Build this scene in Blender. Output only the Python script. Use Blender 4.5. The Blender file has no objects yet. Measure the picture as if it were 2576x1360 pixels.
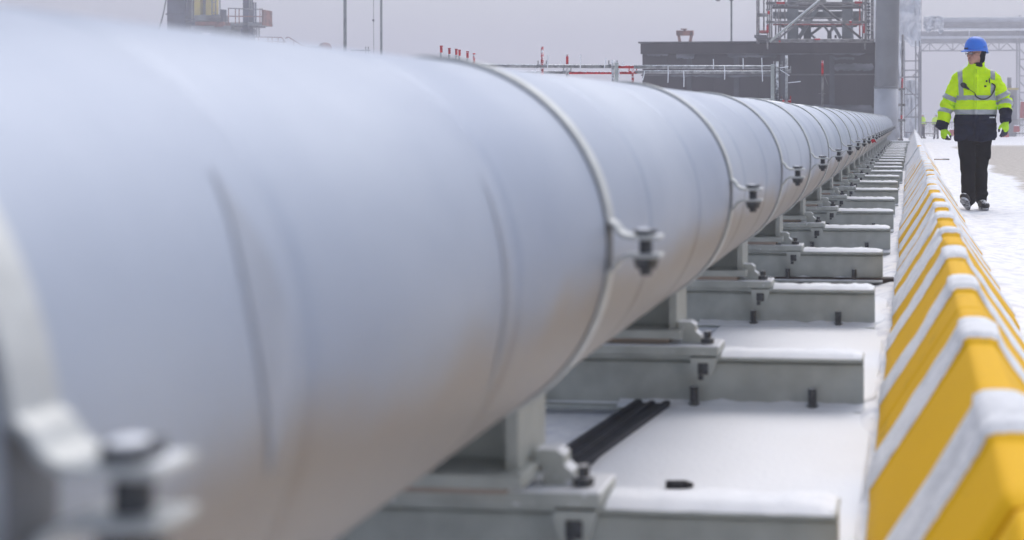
import bpy, math, random
from mathutils import Vector, Matrix, noise
from math import radians as R, sin, cos, pi, sqrt, tan
random.seed(7)
S = bpy.context.scene
# ---------------------------------------------------------------- camera, sky, sun, exposure
F = 3400.0                                  # focal length in pixels of a 2576 px wide frame
YAW = math.atan(344.0 / F)
CH = 0.97
cd = bpy.data.cameras.new('camera'); cam = bpy.data.objects.new('camera', cd)
S.collection.objects.link(cam); S.camera = cam
cam.location = (0, 0, CH); cam.rotation_euler = (R(90), 0, YAW)
cd.sensor_width = 36; cd.sensor_fit = 'HORIZONTAL'; cd.lens = F / 2576 * 36
cd.shift_x = -(1949 - 1288) / 2576; cd.shift_y = -(680 - 300) / 2576
cd.clip_start = 0.05; cd.clip_end = 3000
cd.dof.use_dof = True; cd.dof.focus_distance = 16.5; cd.dof.aperture_fstop = 2.9

SUN_EL, SUN_AZ = 56, 15
W = bpy.data.worlds.new('World'); S.world = W; W.use_nodes = True
wn = W.node_tree; bg = wn.nodes['Background']
sky = wn.nodes.new('ShaderNodeTexSky'); sky.sky_type = 'NISHITA'; sky.sun_disc = False
sky.sun_elevation = R(SUN_EL); sky.sun_rotation = R(SUN_AZ); sky.dust_density = 3.0; sky.air_density = 1.0
hs = wn.nodes.new('ShaderNodeHueSaturation'); hs.inputs['Saturation'].default_value = 0.64
wn.links.new(sky.outputs[0], hs.inputs['Color'])
wn.links.new(hs.outputs[0], bg.inputs[0]); bg.inputs[1].default_value = 0.15
sd = bpy.data.lights.new('sun', 'SUN'); sun = bpy.data.objects.new('sun', sd); S.collection.objects.link(sun)
sd.energy = 0.95; sd.angle = R(70); sd.color = (1.0, 0.98, 0.96)
sun.rotation_euler = (R(90 - SUN_EL), 0, R(-SUN_AZ + 180))
S.view_settings.view_transform = 'Standard'; S.view_settings.look = 'None'
S.view_settings.exposure = 0.50; S.view_settings.gamma = 1
S.cycles.use_denoising = True; S.cycles.volume_bounces = 3; S.cycles.max_bounces = 8
HAZE = 0.0049

# ---------------------------------------------------------------- helpers
def P(px, py, Y):
    """world point seen at pixel (px,py) of the 2576 wide photograph at world depth Y"""
    c, s = cos(YAW), sin(YAW); t = tan(YAW) + (px - 2293) / F
    X = Y * (t * c - s) / (c + t * s)
    return Vector((X, Y, CH + (300 - py) / F * (-X * s + Y * c)))
def F3(x, y): return ((2500 + x * .427) / 1.59, y * .427 / 1.59)
def C2(x, y): return ((1700 + x * .3494) / 1.59, (100 + y * .3494) / 1.59)
def F1(x, y): return ((600 + x * .427) / 1.59, y * .427 / 1.59)
def F4(x, y): return ((2900 + x * .3106) / 1.59, y * .3106 / 1.59)
def C4(x, y): return ((3500 + x * .4118) / 1.59, y * .4118 / 1.59)
def PP(conv, x, y, Y):
    a, b = conv(x, y); return P(a, b, Y)

class MB:
    def __init__(s): s.v = []; s.f = []; s.m = []; s.smooth = []
    def add(s, vs, fs, m=0, sm=False):
        o = len(s.v); s.v += [tuple(v) for v in vs]
        for f in fs: s.f.append([i + o for i in f]); s.m.append(m); s.smooth.append(sm)
        return s
    def box(s, c, d, rot=None, m=0, bev=0.0):
        c = Vector(c); hx, hy, hz = d[0] / 2, d[1] / 2, d[2] / 2
        if bev > 0:
            b = min(bev, hx * .9, hy * .9, hz * .9)
            vs = []
            for z, k in ((-hz, b), (-hz + b, 0), (hz - b, 0), (hz, b)):
                for x, y in ((-hx + b, -hy + k), (hx - b, -hy + k), (hx - k, -hy + b), (hx - k, hy - b), (hx - b, hy - k), (-hx + b, hy - k), (-hx + k, hy - b), (-hx + k, -hy + b)):
                    vs.append(Vector((x, y, z)))
            fs = [list(range(7, -1, -1)), list(range(24, 32))]
            for r in range(3):
                for i in range(8):
                    j = (i + 1) % 8; fs.append([r * 8 + i, r * 8 + j, r * 8 + 8 + j, r * 8 + 8 + i])
        else:
            vs = [Vector((x, y, z)) for z in (-hz, hz) for x, y in ((-hx, -hy), (hx, -hy), (hx, hy), (-hx, hy))]
            fs = [[3, 2, 1, 0], [4, 5, 6, 7], [0, 1, 5, 4], [1, 2, 6, 5], [2, 3, 7, 6], [3, 0, 4, 7]]
        if rot is not None: vs = [rot @ v for v in vs]
        return s.add([v + c for v in vs], fs, m)
    def tube(s, pts, r, n=10, m=0, r1=None, cap=True, sy=1.0):
        pts = [Vector(p) for p in pts]; k = len(pts)
        rs = r if isinstance(r, (list, tuple)) else [r + ((r1 if r1 is not None else r) - r) * i / (k - 1) for i in range(k)]
        vs = []; prev = None
        for i, p in enumerate(pts):
            d = (pts[min(i + 1, k - 1)] - pts[max(i - 1, 0)]).normalized()
            if prev is None:
                a = Vector((0, 0, 1)) if abs(d.z) < .9 else Vector((1, 0, 0))
                u = d.cross(a).normalized()
            else:
                u = (prev - d * prev.dot(d)).normalized()
            prev = u; w = d.cross(u)
            for j in range(n):
                t = 2 * pi * j / n; vs.append(p + (u * cos(t) + w * sin(t)) * rs[i])
        fs = []
        for i in range(k - 1):
            for j in range(n):
                q = (j + 1) % n; fs.append([i * n + j, i * n + q, (i + 1) * n + q, (i + 1) * n + j])
        o = len(s.v); s.add(vs, fs, m, True)
        if cap:
            s.f.append([o + i for i in range(n - 1, -1, -1)]); s.m.append(m); s.smooth.append(False)
            s.f.append([o + (k - 1) * n + i for i in range(n)]); s.m.append(m); s.smooth.append(False)
        return s
    def prism(s, prof, a, b, axis='y', m=0, sm=False):
        """profile extruded from a to b along axis; profile (u,v) = (x,z) for y, (y,z) for x, (x,y) for z"""
        def q(u, v, t): return {'y': (u, t, v), 'x': (t, u, v), 'z': (u, v, t)}[axis]
        n = len(prof); vs = [q(u, v, a) for u, v in prof] + [q(u, v, b) for u, v in prof]
        fs = [[i, (i + 1) % n, n + (i + 1) % n, n + i] for i in range(n)]
        s.add(vs, fs, m, sm); o = len(s.v) - 2 * n
        s.f.append([o + i for i in range(n - 1, -1, -1)]); s.m.append(m); s.smooth.append(False)
        s.f.append([o + n + i for i in range(n)]); s.m.append(m); s.smooth.append(False)
        return s
    def cyl(s, c, r, h, n=12, m=0, r2=None):
        c = Vector(c); r2 = r if r2 is None else r2
        vs = [c + Vector((r * cos(2 * pi * i / n), r * sin(2 * pi * i / n), 0)) for i in range(n)] + \
             [c + Vector((r2 * cos(2 * pi * i / n), r2 * sin(2 * pi * i / n), h)) for i in range(n)]
        fs = [[i, (i + 1) % n, n + (i + 1) % n, n + i] for i in range(n)] + [list(range(n - 1, -1, -1)), list(range(n, 2 * n))]
        return s.add(vs, fs, m, False)
    def ell(s, c, r, n=16, k=10, m=0, rot=None):
        c = Vector(c); vs = [Vector((0, 0, r[2]))]
        for i in range(1, k):
            p = pi * i / k
            for j in range(n): t = 2 * pi * j / n; vs.append(Vector((r[0] * sin(p) * cos(t), r[1] * sin(p) * sin(t), r[2] * cos(p))))
        vs.append(Vector((0, 0, -r[2]))); fs = [[0, 1 + j, 1 + (j + 1) % n] for j in range(n)]
        for i in range(k - 2):
            for j in range(n): a = 1 + i * n; q = (j + 1) % n; fs.append([a + j, a + n + j, a + n + q, a + q])
        l = len(vs) - 1; a = 1 + (k - 2) * n; fs += [[l, a + (j + 1) % n, a + j] for j in range(n)]
        if rot is not None: vs = [rot @ v for v in vs]
        return s.add([v + c for v in vs], fs, m, True)
    def loft(s, rings, n=24, m=0):
        """rings of (cx,cy,z,rx,ry[,power])"""
        vs = []
        for rg in rings:
            cx, cy, z, rx, ry = rg[:5]; pw = rg[5] if len(rg) > 5 else 1.0
            for j in range(n):
                t = 2 * pi * j / n; a, b = cos(t), sin(t)
                vs.append((cx + rx * math.copysign(abs(a) ** pw, a), cy + ry * math.copysign(abs(b) ** pw, b), z))
        k = len(rings); fs = []
        for i in range(k - 1):
            for j in range(n): q = (j + 1) % n; fs.append([i * n + j, i * n + q, (i + 1) * n + q, (i + 1) * n + j])
        fs += [list(range(n - 1, -1, -1)), list(range((k - 1) * n, k * n))]
        return s.add(vs, fs, m, True)
    def mesh(s, name, mats):
        me = bpy.data.meshes.new(name); me.from_pydata(s.v, [], s.f)
        for q in (mats if isinstance(mats, (list, tuple)) else [mats]): me.materials.append(q)
        for p, m, sm in zip(me.polygons, s.m, s.smooth): p.material_index = m; p.use_smooth = sm
        me.update(); return me
    def build(s, name, mats, parent=None, fix=True):
        me = s.mesh(name, mats)
        if fix:
            import bmesh
            b = bmesh.new(); b.from_mesh(me); bmesh.ops.recalc_face_normals(b, faces=b.faces); b.to_mesh(me); b.free()
        o = bpy.data.objects.new(name, me); S.collection.objects.link(o); o.parent = parent; return o

def thing(name, label, cat, loc=(0, 0, 0), group=None):
    o = bpy.data.objects.new(name, None); S.collection.objects.link(o); o.location = loc
    o.empty_display_size = .1
    return tag(o, label, cat, group)
def tag(o, label, cat, group=None):
    o['label'] = label; o['category'] = cat; o['kind'] = 'thing'
    if group: o['group'] = group
    return o
def struct(o, kind='structure'): o['kind'] = kind; return o
def copy_tree(o, parent=None):
    c = o.copy(); S.collection.objects.link(c); c.parent = parent
    for ch in list(o.children): copy_tree(ch, c)
    return c
ORD = ['first', 'second', 'third', 'fourth', 'fifth', 'sixth', 'seventh', 'eighth', 'ninth', 'tenth', 'eleventh', 'twelfth',
       'thirteenth', 'fourteenth', 'fifteenth', 'sixteenth', 'seventeenth', 'eighteenth', 'nineteenth', 'twentieth',
       'twenty-first', 'twenty-second', 'twenty-third', 'twenty-fourth', 'twenty-fifth', 'twenty-sixth', 'twenty-seventh',
       'twenty-eighth', 'twenty-ninth', 'thirtieth']
def remeshed(mb, voxel, smooth=3, disp=None):
    """union of all shells in mb as one continuous mesh datablock"""
    o = mb.build('tmp', []); 
    r = o.modifiers.new('r', 'REMESH'); r.mode = 'VOXEL'; r.voxel_size = voxel; r.use_smooth_shade = True
    if smooth: q = o.modifiers.new('s', 'SMOOTH'); q.factor = .5; q.iterations = smooth
    dg = bpy.context.evaluated_depsgraph_get(); me = bpy.data.meshes.new_from_object(o.evaluated_get(dg))
    bpy.data.objects.remove(o)
    if disp:
        ns = [v.normal.copy() for v in me.vertices]
        for v, n in zip(me.vertices, ns): v.co += n * disp(v.co)
    for p in me.polygons: p.use_smooth = True
    return me
def from_mesh(name, me, mats, parent=None):
    me.name = name; me.materials.clear()
    for q in (mats if isinstance(mats, (list, tuple)) else [mats]): me.materials.append(q)
    o = bpy.data.objects.new(name, me); S.collection.objects.link(o); o.parent = parent; return o
def sstep(a, b, x):
    t = max(0, min(1, (x - a) / (b - a))); return t * t * (3 - 2 * t)
def nz(x, y, z=0, s=1): return noise.noise(Vector((x * s, y * s, z * s)))

# ---------------------------------------------------------------- materials
def mat(name, col, rough=.6, metal=0.0, var=.12, scale=6.0, bump=0.0, bscale=40.0, spec=.5, col2=None, stretch=None, detail=5, coat=0):
    m = bpy.data.materials.new(name); m.use_nodes = True; N = m.node_tree.nodes; L = m.node_tree.links
    b = N['Principled BSDF']; b.inputs['Roughness'].default_value = rough; b.inputs['Metallic'].default_value = metal
    b.inputs['Specular IOR Level'].default_value = spec; b.inputs['Coat Weight'].default_value = coat
    tc = N.new('ShaderNodeTexCoord'); mp = N.new('ShaderNodeMapping'); L.new(tc.outputs['Object'], mp.inputs[0])
    if stretch: mp.inputs['Scale'].default_value = stretch
    n = N.new('ShaderNodeTexNoise'); n.inputs['Scale'].default_value = scale; n.inputs['Detail'].default_value = detail
    L.new(mp.outputs[0], n.inputs['Vector'])
    cr = N.new('ShaderNodeValToRGB'); L.new(n.outputs[0], cr.inputs[0])
    c2 = col2 or [max(0, c * (1 - var * 2)) for c in col]; c1 = col if col2 else [min(1, c * (1 + var)) for c in col]
    cr.color_ramp.elements[0].position = .32; cr.color_ramp.elements[0].color = (*c2, 1)
    cr.color_ramp.elements[1].position = .68; cr.color_ramp.elements[1].color = (*c1, 1)
    L.new(cr.outputs[0], b.inputs['Base Color'])
    if bump:
        n2 = N.new('ShaderNodeTexNoise'); n2.inputs['Scale'].default_value = bscale; n2.inputs['Detail'].default_value = 6
        L.new(mp.outputs[0], n2.inputs['Vector'])
        bp = N.new('ShaderNodeBump'); bp.inputs['Strength'].default_value = bump; bp.inputs['Distance'].default_value = .01
        L.new(n2.outputs[0], bp.inputs['Height']); L.new(bp.outputs[0], b.inputs['Normal'])
    return m
def add_snow(m, amt=.5, edge=.25, scale=25, up=True):
    """frost and snow clinging to upward faces, patchy"""
    N = m.node_tree.nodes; L = m.node_tree.links; b = N['Principled BSDF']
    src = b.inputs['Base Color'].links[0].from_socket
    geo = N.new('ShaderNodeNewGeometry'); sx = N.new('ShaderNodeSeparateXYZ'); L.new(geo.outputs['Normal'], sx.inputs[0])
    n = N.new('ShaderNodeTexNoise'); n.inputs['Scale'].default_value = scale; n.inputs['Detail'].default_value = 8; n.inputs['Roughness'].default_value = .7
    L.new(geo.outputs['Position'], n.inputs['Vector'])
    a = N.new('ShaderNodeMath'); a.operation = 'MULTIPLY_ADD'; L.new(sx.outputs['Z'], a.inputs[0]); a.inputs[1].default_value = .5 if up else .05; L.new(n.outputs[0], a.inputs[2])
    mr = N.new('ShaderNodeMapRange'); mr.interpolation_type = 'SMOOTHSTEP'
    mr.inputs['From Min'].default_value = 1.0 - amt; mr.inputs['From Max'].default_value = 1.0 - amt + edge; L.new(a.outputs[0], mr.inputs[0])
    mx = N.new('ShaderNodeMix'); mx.data_type = 'RGBA'; L.new(mr.outputs[0], mx.inputs[0]); L.new(src, mx.inputs[6]); mx.inputs[7].default_value = (.82, .84, .88, 1)
    L.new(mx.outputs[2], b.inputs['Base Color'])
    return m
M = {}
M['snow'] = mat('snow', (.86, .885, .93), .75, var=.015, scale=3, bump=.3, bscale=55, spec=.3)
M['steel'] = mat('galvanised_grey_paint', (.43, .455, .435), .5, var=.10, scale=9, bump=.06, bscale=60)
M['steel_snow'] = add_snow(mat('grey_steel_frosted', (.43, .455, .435), .5, var=.10, scale=9, bump=.08, bscale=60), .42, .12, 30)
M['clamp'] = mat('galvanised_strap', (.52, .54, .54), .45, .3, var=.08, scale=20, bump=.05)
M['rubber'] = mat('black_rubber', (.03, .03, .035), .7, var=.2)
M['bolt'] = mat('dark_bolt_steel', (.085, .09, .10), .45, .6, var=.3, scale=60)
M['bolt_snow'] = add_snow(mat('dark_bolt_frosted', (.085, .09, .10), .45, .5, var=.3, scale=60), .38, .1, 60)
M['pad'] = mat('slide_pad_tan', (.42, .34, .29), .7, var=.1)
M['wood'] = mat('rough_timber', (.30, .19, .10), .8, var=.25, scale=12, stretch=(1, 1, 8))
M['darkgap'] = mat('black_recess', (.015, .015, .02), .8)
M['red'] = add_snow(mat('red_scaffold_paint', (.50, .015, .025), .5, var=.25, scale=15), .28, .2, 18)
M['tube'] = add_snow(mat('grey_scaffold_tube', (.30, .30, .305), .5, .2, var=.25, scale=12), .36, .4, 22)
M['tube_dark'] = add_snow(mat('dark_scaffold_tube', (.10, .10, .11), .5, .3, var=.3, scale=12), .40, .3, 22)
M['tube_far'] = mat('weathered_scaffold_tube', (.26, .25, .25), .6, .1, var=.3, scale=5)
M['tube_red'] = mat('rusty_red_tube', (.36, .10, .09), .6, var=.3, scale=5)
M['trestle'] = mat('grey_trestle_steel', (.20, .215, .22), .6, var=.12, scale=2)
M['trestle_dark'] = mat('dark_trestle_steel', (.10, .095, .10), .6, var=.2, scale=2)
M['column'] = mat('smooth_grey_column', (.21, .215, .23), .45, .25, var=.10, scale=1.2, bump=.03, bscale=30)
M['column_pale'] = mat('pale_wrapped_column', (.46, .48, .53), .5, .1, var=.10, scale=1.5)
M['frost'] = mat('frost_white', (.80, .82, .86), .7, var=.05)
M['sheet'] = mat('white_plastic_sheeting', (.74, .76, .80), .45, var=.08, scale=1.5, bump=.6, bscale=3)
M['hull'] = mat('dark_blue_grey_steel', (.05, .06, .09), .6, var=.3, scale=.8)
M['yellow_far'] = mat('faded_yellow_steel', (.50, .40, .10), .6, var=.15, scale=1)
M['brown'] = mat('red_brown_primer', (.22, .08, .05), .6, var=.3, scale=2)
M['pole'] = mat('grey_green_pole', (.17, .19, .19), .6, var=.2, scale=3)
M['gantry'] = mat('pale_gantry_steel', (.27, .27, .29), .6, var=.15, scale=1)
M['white_far'] = mat('white_lagged_pipe', (.62, .64, .68), .6, var=.1, scale=.8)
M['hivis'] = mat('fluorescent_yellow_cloth', (.66, 1.0, .0), .8, var=.04, scale=9, bump=.35, bscale=18, spec=.08)
M['navy'] = mat('navy_cloth', (.010, .013, .034), .85, var=.25, scale=8, bump=.3, bscale=22, spec=.15)
M['trouser'] = mat('black_cloth', (.006, .006, .009), .9, var=.3, scale=6, bump=.3, bscale=16, spec=.1)
M['silver'] = mat('silver_tape', (.40, .42, .44), .45, .2, var=.05, scale=20)
M['helmet'] = mat('blue_helmet_plastic', (.02, .17, .72), .4, var=.04, scale=8, coat=.05)
M['skin'] = mat('skin', (.50, .26, .20), .55, var=.12, scale=14, bump=.05)
M['lip'] = mat('lip', (.40, .13, .11), .5)
M['eyew'] = mat('eye_white', (.55, .52, .50), .3)
M['knit'] = mat('black_knit', (.008, .008, .014), .95, var=.2, scale=40, bump=.4, bscale=120, spec=.1)
M['glovey'] = mat('glove_yellow_knit', (.50, .85, .02), .8, var=.08, scale=30, bump=.2)
M['gloven'] = mat('glove_navy_rubber', (.012, .016, .05), .6, var=.2)
M['black'] = mat('black_plastic', (.010, .010, .012), .45, var=.2)
M['boot'] = add_snow(mat('black_leather', (.012, .011, .011), .6, var=.3, scale=30, bump=.2), .16, .15, 40)
M['sole'] = mat('snow_caked_sole', (.72, .74, .78), .8, col2=(.03, .03, .035), scale=26, stretch=(1, 1, 2.2))
M['fence_red'] = mat('red_plastic_barrier', (.45, .10, .10), .6, var=.1)
def glass():
    m = bpy.data.materials.new('clear_lens'); m.use_nodes = True; b = m.node_tree.nodes['Principled BSDF']
    b.inputs['Base Color'].default_value = (.75, .8, .82, 1); b.inputs['Roughness'].default_value = .05; b.inputs['Alpha'].default_value = .35
    return m
M['lens'] = glass()
def pipe_mat():
    m = mat('frosted_aluminium_cladding', (.395, .44, .52), .36, .45, scale=2.2, bump=.025, bscale=10, col2=(.29, .335, .43), stretch=(1, .6, 1))
    N = m.node_tree.nodes; L = m.node_tree.links; b = N['Principled BSDF']
    # brushed grain across the cladding and cloudy frost
    tc = N.new('ShaderNodeTexCoord'); mp = N.new('ShaderNodeMapping'); mp.inputs['Scale'].default_value = (1, 30, 1); L.new(tc.outputs['Object'], mp.inputs[0])
    n = N.new('ShaderNodeTexNoise'); n.inputs['Scale'].default_value = 3; n.inputs['Detail'].default_value = 6; L.new(mp.outputs[0], n.inputs['Vector'])
    mr = N.new('ShaderNodeMapRange'); mr.inputs['To Min'].default_value = .46; mr.inputs['To Max'].default_value = .60; L.new(n.outputs[0], mr.inputs[0]); L.new(mr.outputs[0], b.inputs['Roughness'])
    return m
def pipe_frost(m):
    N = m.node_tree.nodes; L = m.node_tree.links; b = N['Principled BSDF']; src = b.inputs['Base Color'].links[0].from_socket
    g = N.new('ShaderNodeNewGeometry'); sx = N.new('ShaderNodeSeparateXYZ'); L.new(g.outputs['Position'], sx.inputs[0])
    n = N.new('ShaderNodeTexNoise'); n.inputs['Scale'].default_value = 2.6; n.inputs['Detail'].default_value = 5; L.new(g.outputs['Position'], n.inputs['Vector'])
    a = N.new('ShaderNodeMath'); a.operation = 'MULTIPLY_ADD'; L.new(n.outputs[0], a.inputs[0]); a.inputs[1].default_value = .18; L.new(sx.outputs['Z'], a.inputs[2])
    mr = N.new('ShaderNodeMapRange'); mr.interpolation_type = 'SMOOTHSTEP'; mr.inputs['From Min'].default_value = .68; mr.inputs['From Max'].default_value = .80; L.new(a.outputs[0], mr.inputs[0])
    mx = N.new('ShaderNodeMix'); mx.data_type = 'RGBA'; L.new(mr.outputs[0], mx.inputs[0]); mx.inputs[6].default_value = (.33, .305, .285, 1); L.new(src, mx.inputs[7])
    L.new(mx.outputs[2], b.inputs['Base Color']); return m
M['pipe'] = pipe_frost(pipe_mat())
def barrier_mat():
    m = bpy.data.materials.new('yellow_paint_under_snow'); m.use_nodes = True; N = m.node_tree.nodes; L = m.node_tree.links; b = N['Principled BSDF']
    at = N.new('ShaderNodeAttribute'); at.attribute_name = 'snow'
    tc = N.new('ShaderNodeNewGeometry')
    n = N.new('ShaderNodeTexNoise'); n.inputs['Scale'].default_value = 26; n.inputs['Detail'].default_value = 9; n.inputs['Roughness'].default_value = .65; L.new(tc.outputs['Position'], n.inputs['Vector'])
    a = N.new('ShaderNodeMath'); a.operation = 'MULTIPLY_ADD'; L.new(n.outputs[0], a.inputs[0]); a.inputs[1].default_value = .5; L.new(at.outputs['Fac'], a.inputs[2])
    mr = N.new('ShaderNodeMapRange'); mr.interpolation_type = 'SMOOTHSTEP'; mr.inputs['From Min'].default_value = .68; mr.inputs['From Max'].default_value = .84; L.new(a.outputs[0], mr.inputs[0])
    n3 = N.new('ShaderNodeTexNoise'); n3.inputs['Scale'].default_value = 7; n3.inputs['Detail'].default_value = 9; n3.inputs['Roughness'].default_value = .7; L.new(tc.outputs['Position'], n3.inputs['Vector'])
    cr = N.new('ShaderNodeValToRGB'); L.new(n3.outputs[0], cr.inputs[0]); e = cr.color_ramp.elements
    e[0].position = .26; e[0].color = (.30, .18, .03, 1); e[1].position = .40; e[1].color = (.77, .435, .0, 1)
    mx = N.new('ShaderNodeMix'); mx.data_type = 'RGBA'; L.new(mr.outputs[0], mx.inputs[0]); L.new(cr.outputs[0], mx.inputs[6])
    cw = N.new('ShaderNodeValToRGB'); L.new(n3.outputs[0], cw.inputs[0]); e = cw.color_ramp.elements
    e[0].position = .28; e[0].color = (.52, .54, .58, 1); e[1].position = .50; e[1].color = (.82, .835, .87, 1)
    L.new(cw.outputs[0], mx.inputs[7]); L.new(mx.outputs[2], b.inputs['Base Color']); b.inputs['Roughness'].default_value = .7; b.inputs['Specular IOR Level'].default_value = .2
    bp = N.new('ShaderNodeBump'); bp.inputs['Distance'].default_value = .014; bp.inputs['Strength'].default_value = .9
    ad = N.new('ShaderNodeMath'); ad.operation = 'MULTIPLY'; L.new(n.outputs[0], ad.inputs[0]); L.new(mr.outputs[0], ad.inputs[1]); L.new(ad.outputs[0], bp.inputs['Height']); L.new(bp.outputs[0], b.inputs['Normal'])
    return m
M['barrier'] = barrier_mat()
def ground_mat():
    m = bpy.data.materials.new('snow_and_slush'); m.use_nodes = True; N = m.node_tree.nodes; L = m.node_tree.links; b = N['Principled BSDF']
    g = N.new('ShaderNodeNewGeometry'); at = N.new('ShaderNodeAttribute'); at.attribute_name = 'slush'
    n = N.new('ShaderNodeTexNoise'); n.inputs['Scale'].default_value = 1.6; n.inputs['Detail'].default_value = 10; n.inputs['Roughness'].default_value = .72; L.new(g.outputs['Position'], n.inputs['Vector'])
    a = N.new('ShaderNodeMath'); a.operation = 'MULTIPLY_ADD'; L.new(n.outputs[0], a.inputs[0]); a.inputs[1].default_value = 1.1; L.new(at.outputs['Fac'], a.inputs[2])
    mr = N.new('ShaderNodeMapRange'); mr.interpolation_type = 'SMOOTHSTEP'; mr.inputs['From Min'].default_value = .9; mr.inputs['From Max'].default_value = 1.35; L.new(a.outputs[0], mr.inputs[0])
    n2 = N.new('ShaderNodeTexNoise'); n2.inputs['Scale'].default_value = 9; n2.inputs['Detail'].default_value = 8; L.new(g.outputs['Position'], n2.inputs['Vector'])
    c1 = N.new('ShaderNodeValToRGB'); L.new(n2.outputs[0], c1.inputs[0]); e = c1.color_ramp.elements
    e[0].position = .34; e[0].color = (.68, .70, .77, 1); e[1].position = .55; e[1].color = (.87, .88, .91, 1)
    c2 = N.new('ShaderNodeValToRGB'); L.new(n2.outputs[0], c2.inputs[0]); e = c2.color_ramp.elements
    e[0].position = .3; e[0].color = (.36, .33, .30, 1); e[1].position = .7; e[1].color = (.56, .53, .49, 1)
    mx = N.new('ShaderNodeMix'); mx.data_type = 'RGBA'; L.new(mr.outputs[0], mx.inputs[0]); L.new(c1.outputs[0], mx.inputs[6]); L.new(c2.outputs[0], mx.inputs[7])
    # dark grit showing through the snow here and there
    n4 = N.new('ShaderNodeTexNoise'); n4.inputs['Scale'].default_value = 38; n4.inputs['Detail'].default_value = 3; L.new(g.outputs['Position'], n4.inputs['Vector'])
    m4 = N.new('ShaderNodeMapRange'); m4.inputs['From Min'].default_value = .68; m4.inputs['From Max'].default_value = .76; m4.inputs['To Max'].default_value = .6; L.new(n4.outputs[0], m4.inputs[0])
    mz = N.new('ShaderNodeMix'); mz.data_type = 'RGBA'; L.new(m4.outputs[0], mz.inputs[0]); L.new(mx.outputs[2], mz.inputs[6]); mz.inputs[7].default_value = (.30, .28, .27, 1)
    L.new(mz.outputs[2], b.inputs['Base Color']); b.inputs['Roughness'].default_value = .8; b.inputs['Specular IOR Level'].default_value = .25
    bp = N.new('ShaderNodeBump'); bp.inputs['Distance'].default_value = .03; bp.inputs['Strength'].default_value = .6; L.new(n2.outputs[0], bp.inputs['Height']); L.new(bp.outputs[0], b.inputs['Normal'])
    return m
M['ground'] = ground_mat()

# ---------------------------------------------------------------- ground
def gh(x, y):
    z = -.40 * sstep(50, 84, y)
    z += .010 * nz(x, y, 0, 1.3) + .006 * nz(x, y, 4, 4.5)
    if x < -.02 and y < 46: z += .05 * math.exp(-((x + .11) / .07) ** 2) * (.6 + .9 * nz(x, y, 9, 2.1))     # drift against the barrier foot
    z += .03 * math.exp(-((x - .50) / .08) ** 2) * (.7 + .6 * nz(x, y, 2, 1.1)) * (y < 45)
    if x > .46: z += .012 * nz(x * 3, y * 1.0, 7, 1.5)
    for xr in (1.55, 1.85, 3.1, 3.4): z -= .018 * math.exp(-((x - xr - .15 * nz(0, y, xr, .12)) / .07) ** 2) * (.6 + .5 * nz(x, y, 1, .8))
    if .5 < x < 1.0 and 5 < y < 40:
        fy = (y % .72) - .36; fx = x - .72 - (.09 if int(y / .72) % 2 else -.09); z -= .016 * math.exp(-(fx / .05) ** 4 - (fy / .13) ** 4)
    return z
def axis_pts(segs):
    out = []
    for a, b, st in segs:
        k = max(1, round((b - a) / st)); out += [a + (b - a) * i / k for i in range(k)]
    return out + [segs[-1][1]]
gx = axis_pts([(-900, -100, 80), (-100, -10, 9), (-10, -2, .8), (-2, -.3, .1), (-.3, .8, .035), (.8, 3, .12), (3, 10, .7), (10, 100, 9), (100, 900, 80)])
gy = axis_pts([(-60, -5, 6), (-5, 1, .5), (1, 9, .06), (9, 20, .12), (20, 50, .4), (50, 100, 2), (100, 1500, 70)])
mb = MB(); nx = len(gx)
mb.add([(x, y, gh(x, y)) for y in gy for x in gx], [[j * nx + i, j * nx + i + 1, (j + 1) * nx + i + 1, (j + 1) * nx + i] for j in range(len(gy) - 1) for i in range(nx - 1)], 0, True)
ground = struct(mb.build('ground', M['ground'], fix=False))
at = ground.data.attributes.new('slush', 'FLOAT', 'POINT')
for i, v in enumerate(ground.data.vertices):
    x, y = v.co.x, v.co.y
    s = sstep(1.15, 1.8, x + .25 * nz(x, y, 3, .4)) * sstep(13, 20, y) * (1 - sstep(44, 58, y)) * .95
    s = max(s, .35 * sstep(.7, 1.5, x) * sstep(25, 33, y) * (1 - sstep(45, 58, y)), .28 * sstep(1.2, 2, x))
    at.data[i].value = s

# snow-covered concrete slabs between the near beams
def rounded_slab(x0, x1, y0, y1, h, r=.14):
    pr = [(x0, y0), (x1 - r, y0)] + [(x1 - r + r * sin(a), y0 + r - r * cos(a)) for a in (R(20), R(45), R(70), R(90))] + \
         [(x1 - r + r * cos(a), y1 - r + r * sin(a)) for a in (0, R(20), R(45), R(70), R(90))] + [(x0, y1)]
    m = MB(); n = len(pr); cx, cy = (x0 + x1) / 2, (y0 + y1) / 2; vs = []
    for k, (z, ins) in enumerate(((-.05, 0), (h * .45, 0), (h * .8, .012), (h, .035))):
        vs += [(x + (cx - x) * ins, y + (cy - y) * ins * .5, z) for x, y in pr]
    fs = [[k * n + i, k * n + (i + 1) % n, (k + 1) * n + (i + 1) % n, (k + 1) * n + i] for k in range(3) for i in range(n)]
    fs.append([3 * n + i for i in range(n)])
    return m.add(vs, fs, 0, False)
SP, Y0 = 1.74, .90
slabs = [(Y0 + SP * k + .12, Y0 + SP * (k + 1) - .005) for k in range(4)]; slabs[3] = (slabs[3][0], 7.2)
for i, (a, b) in enumerate(slabs):
    o = rounded_slab(-.875, -.115, a, b, .030).build('concrete_slab', M['snow'])
    tag(o, 'snow covered concrete slab on the ground between the %s and %s beams from the camera' % (ORD[i], ORD[i + 1]), 'slab', 'snowy slabs between the beams')

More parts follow.
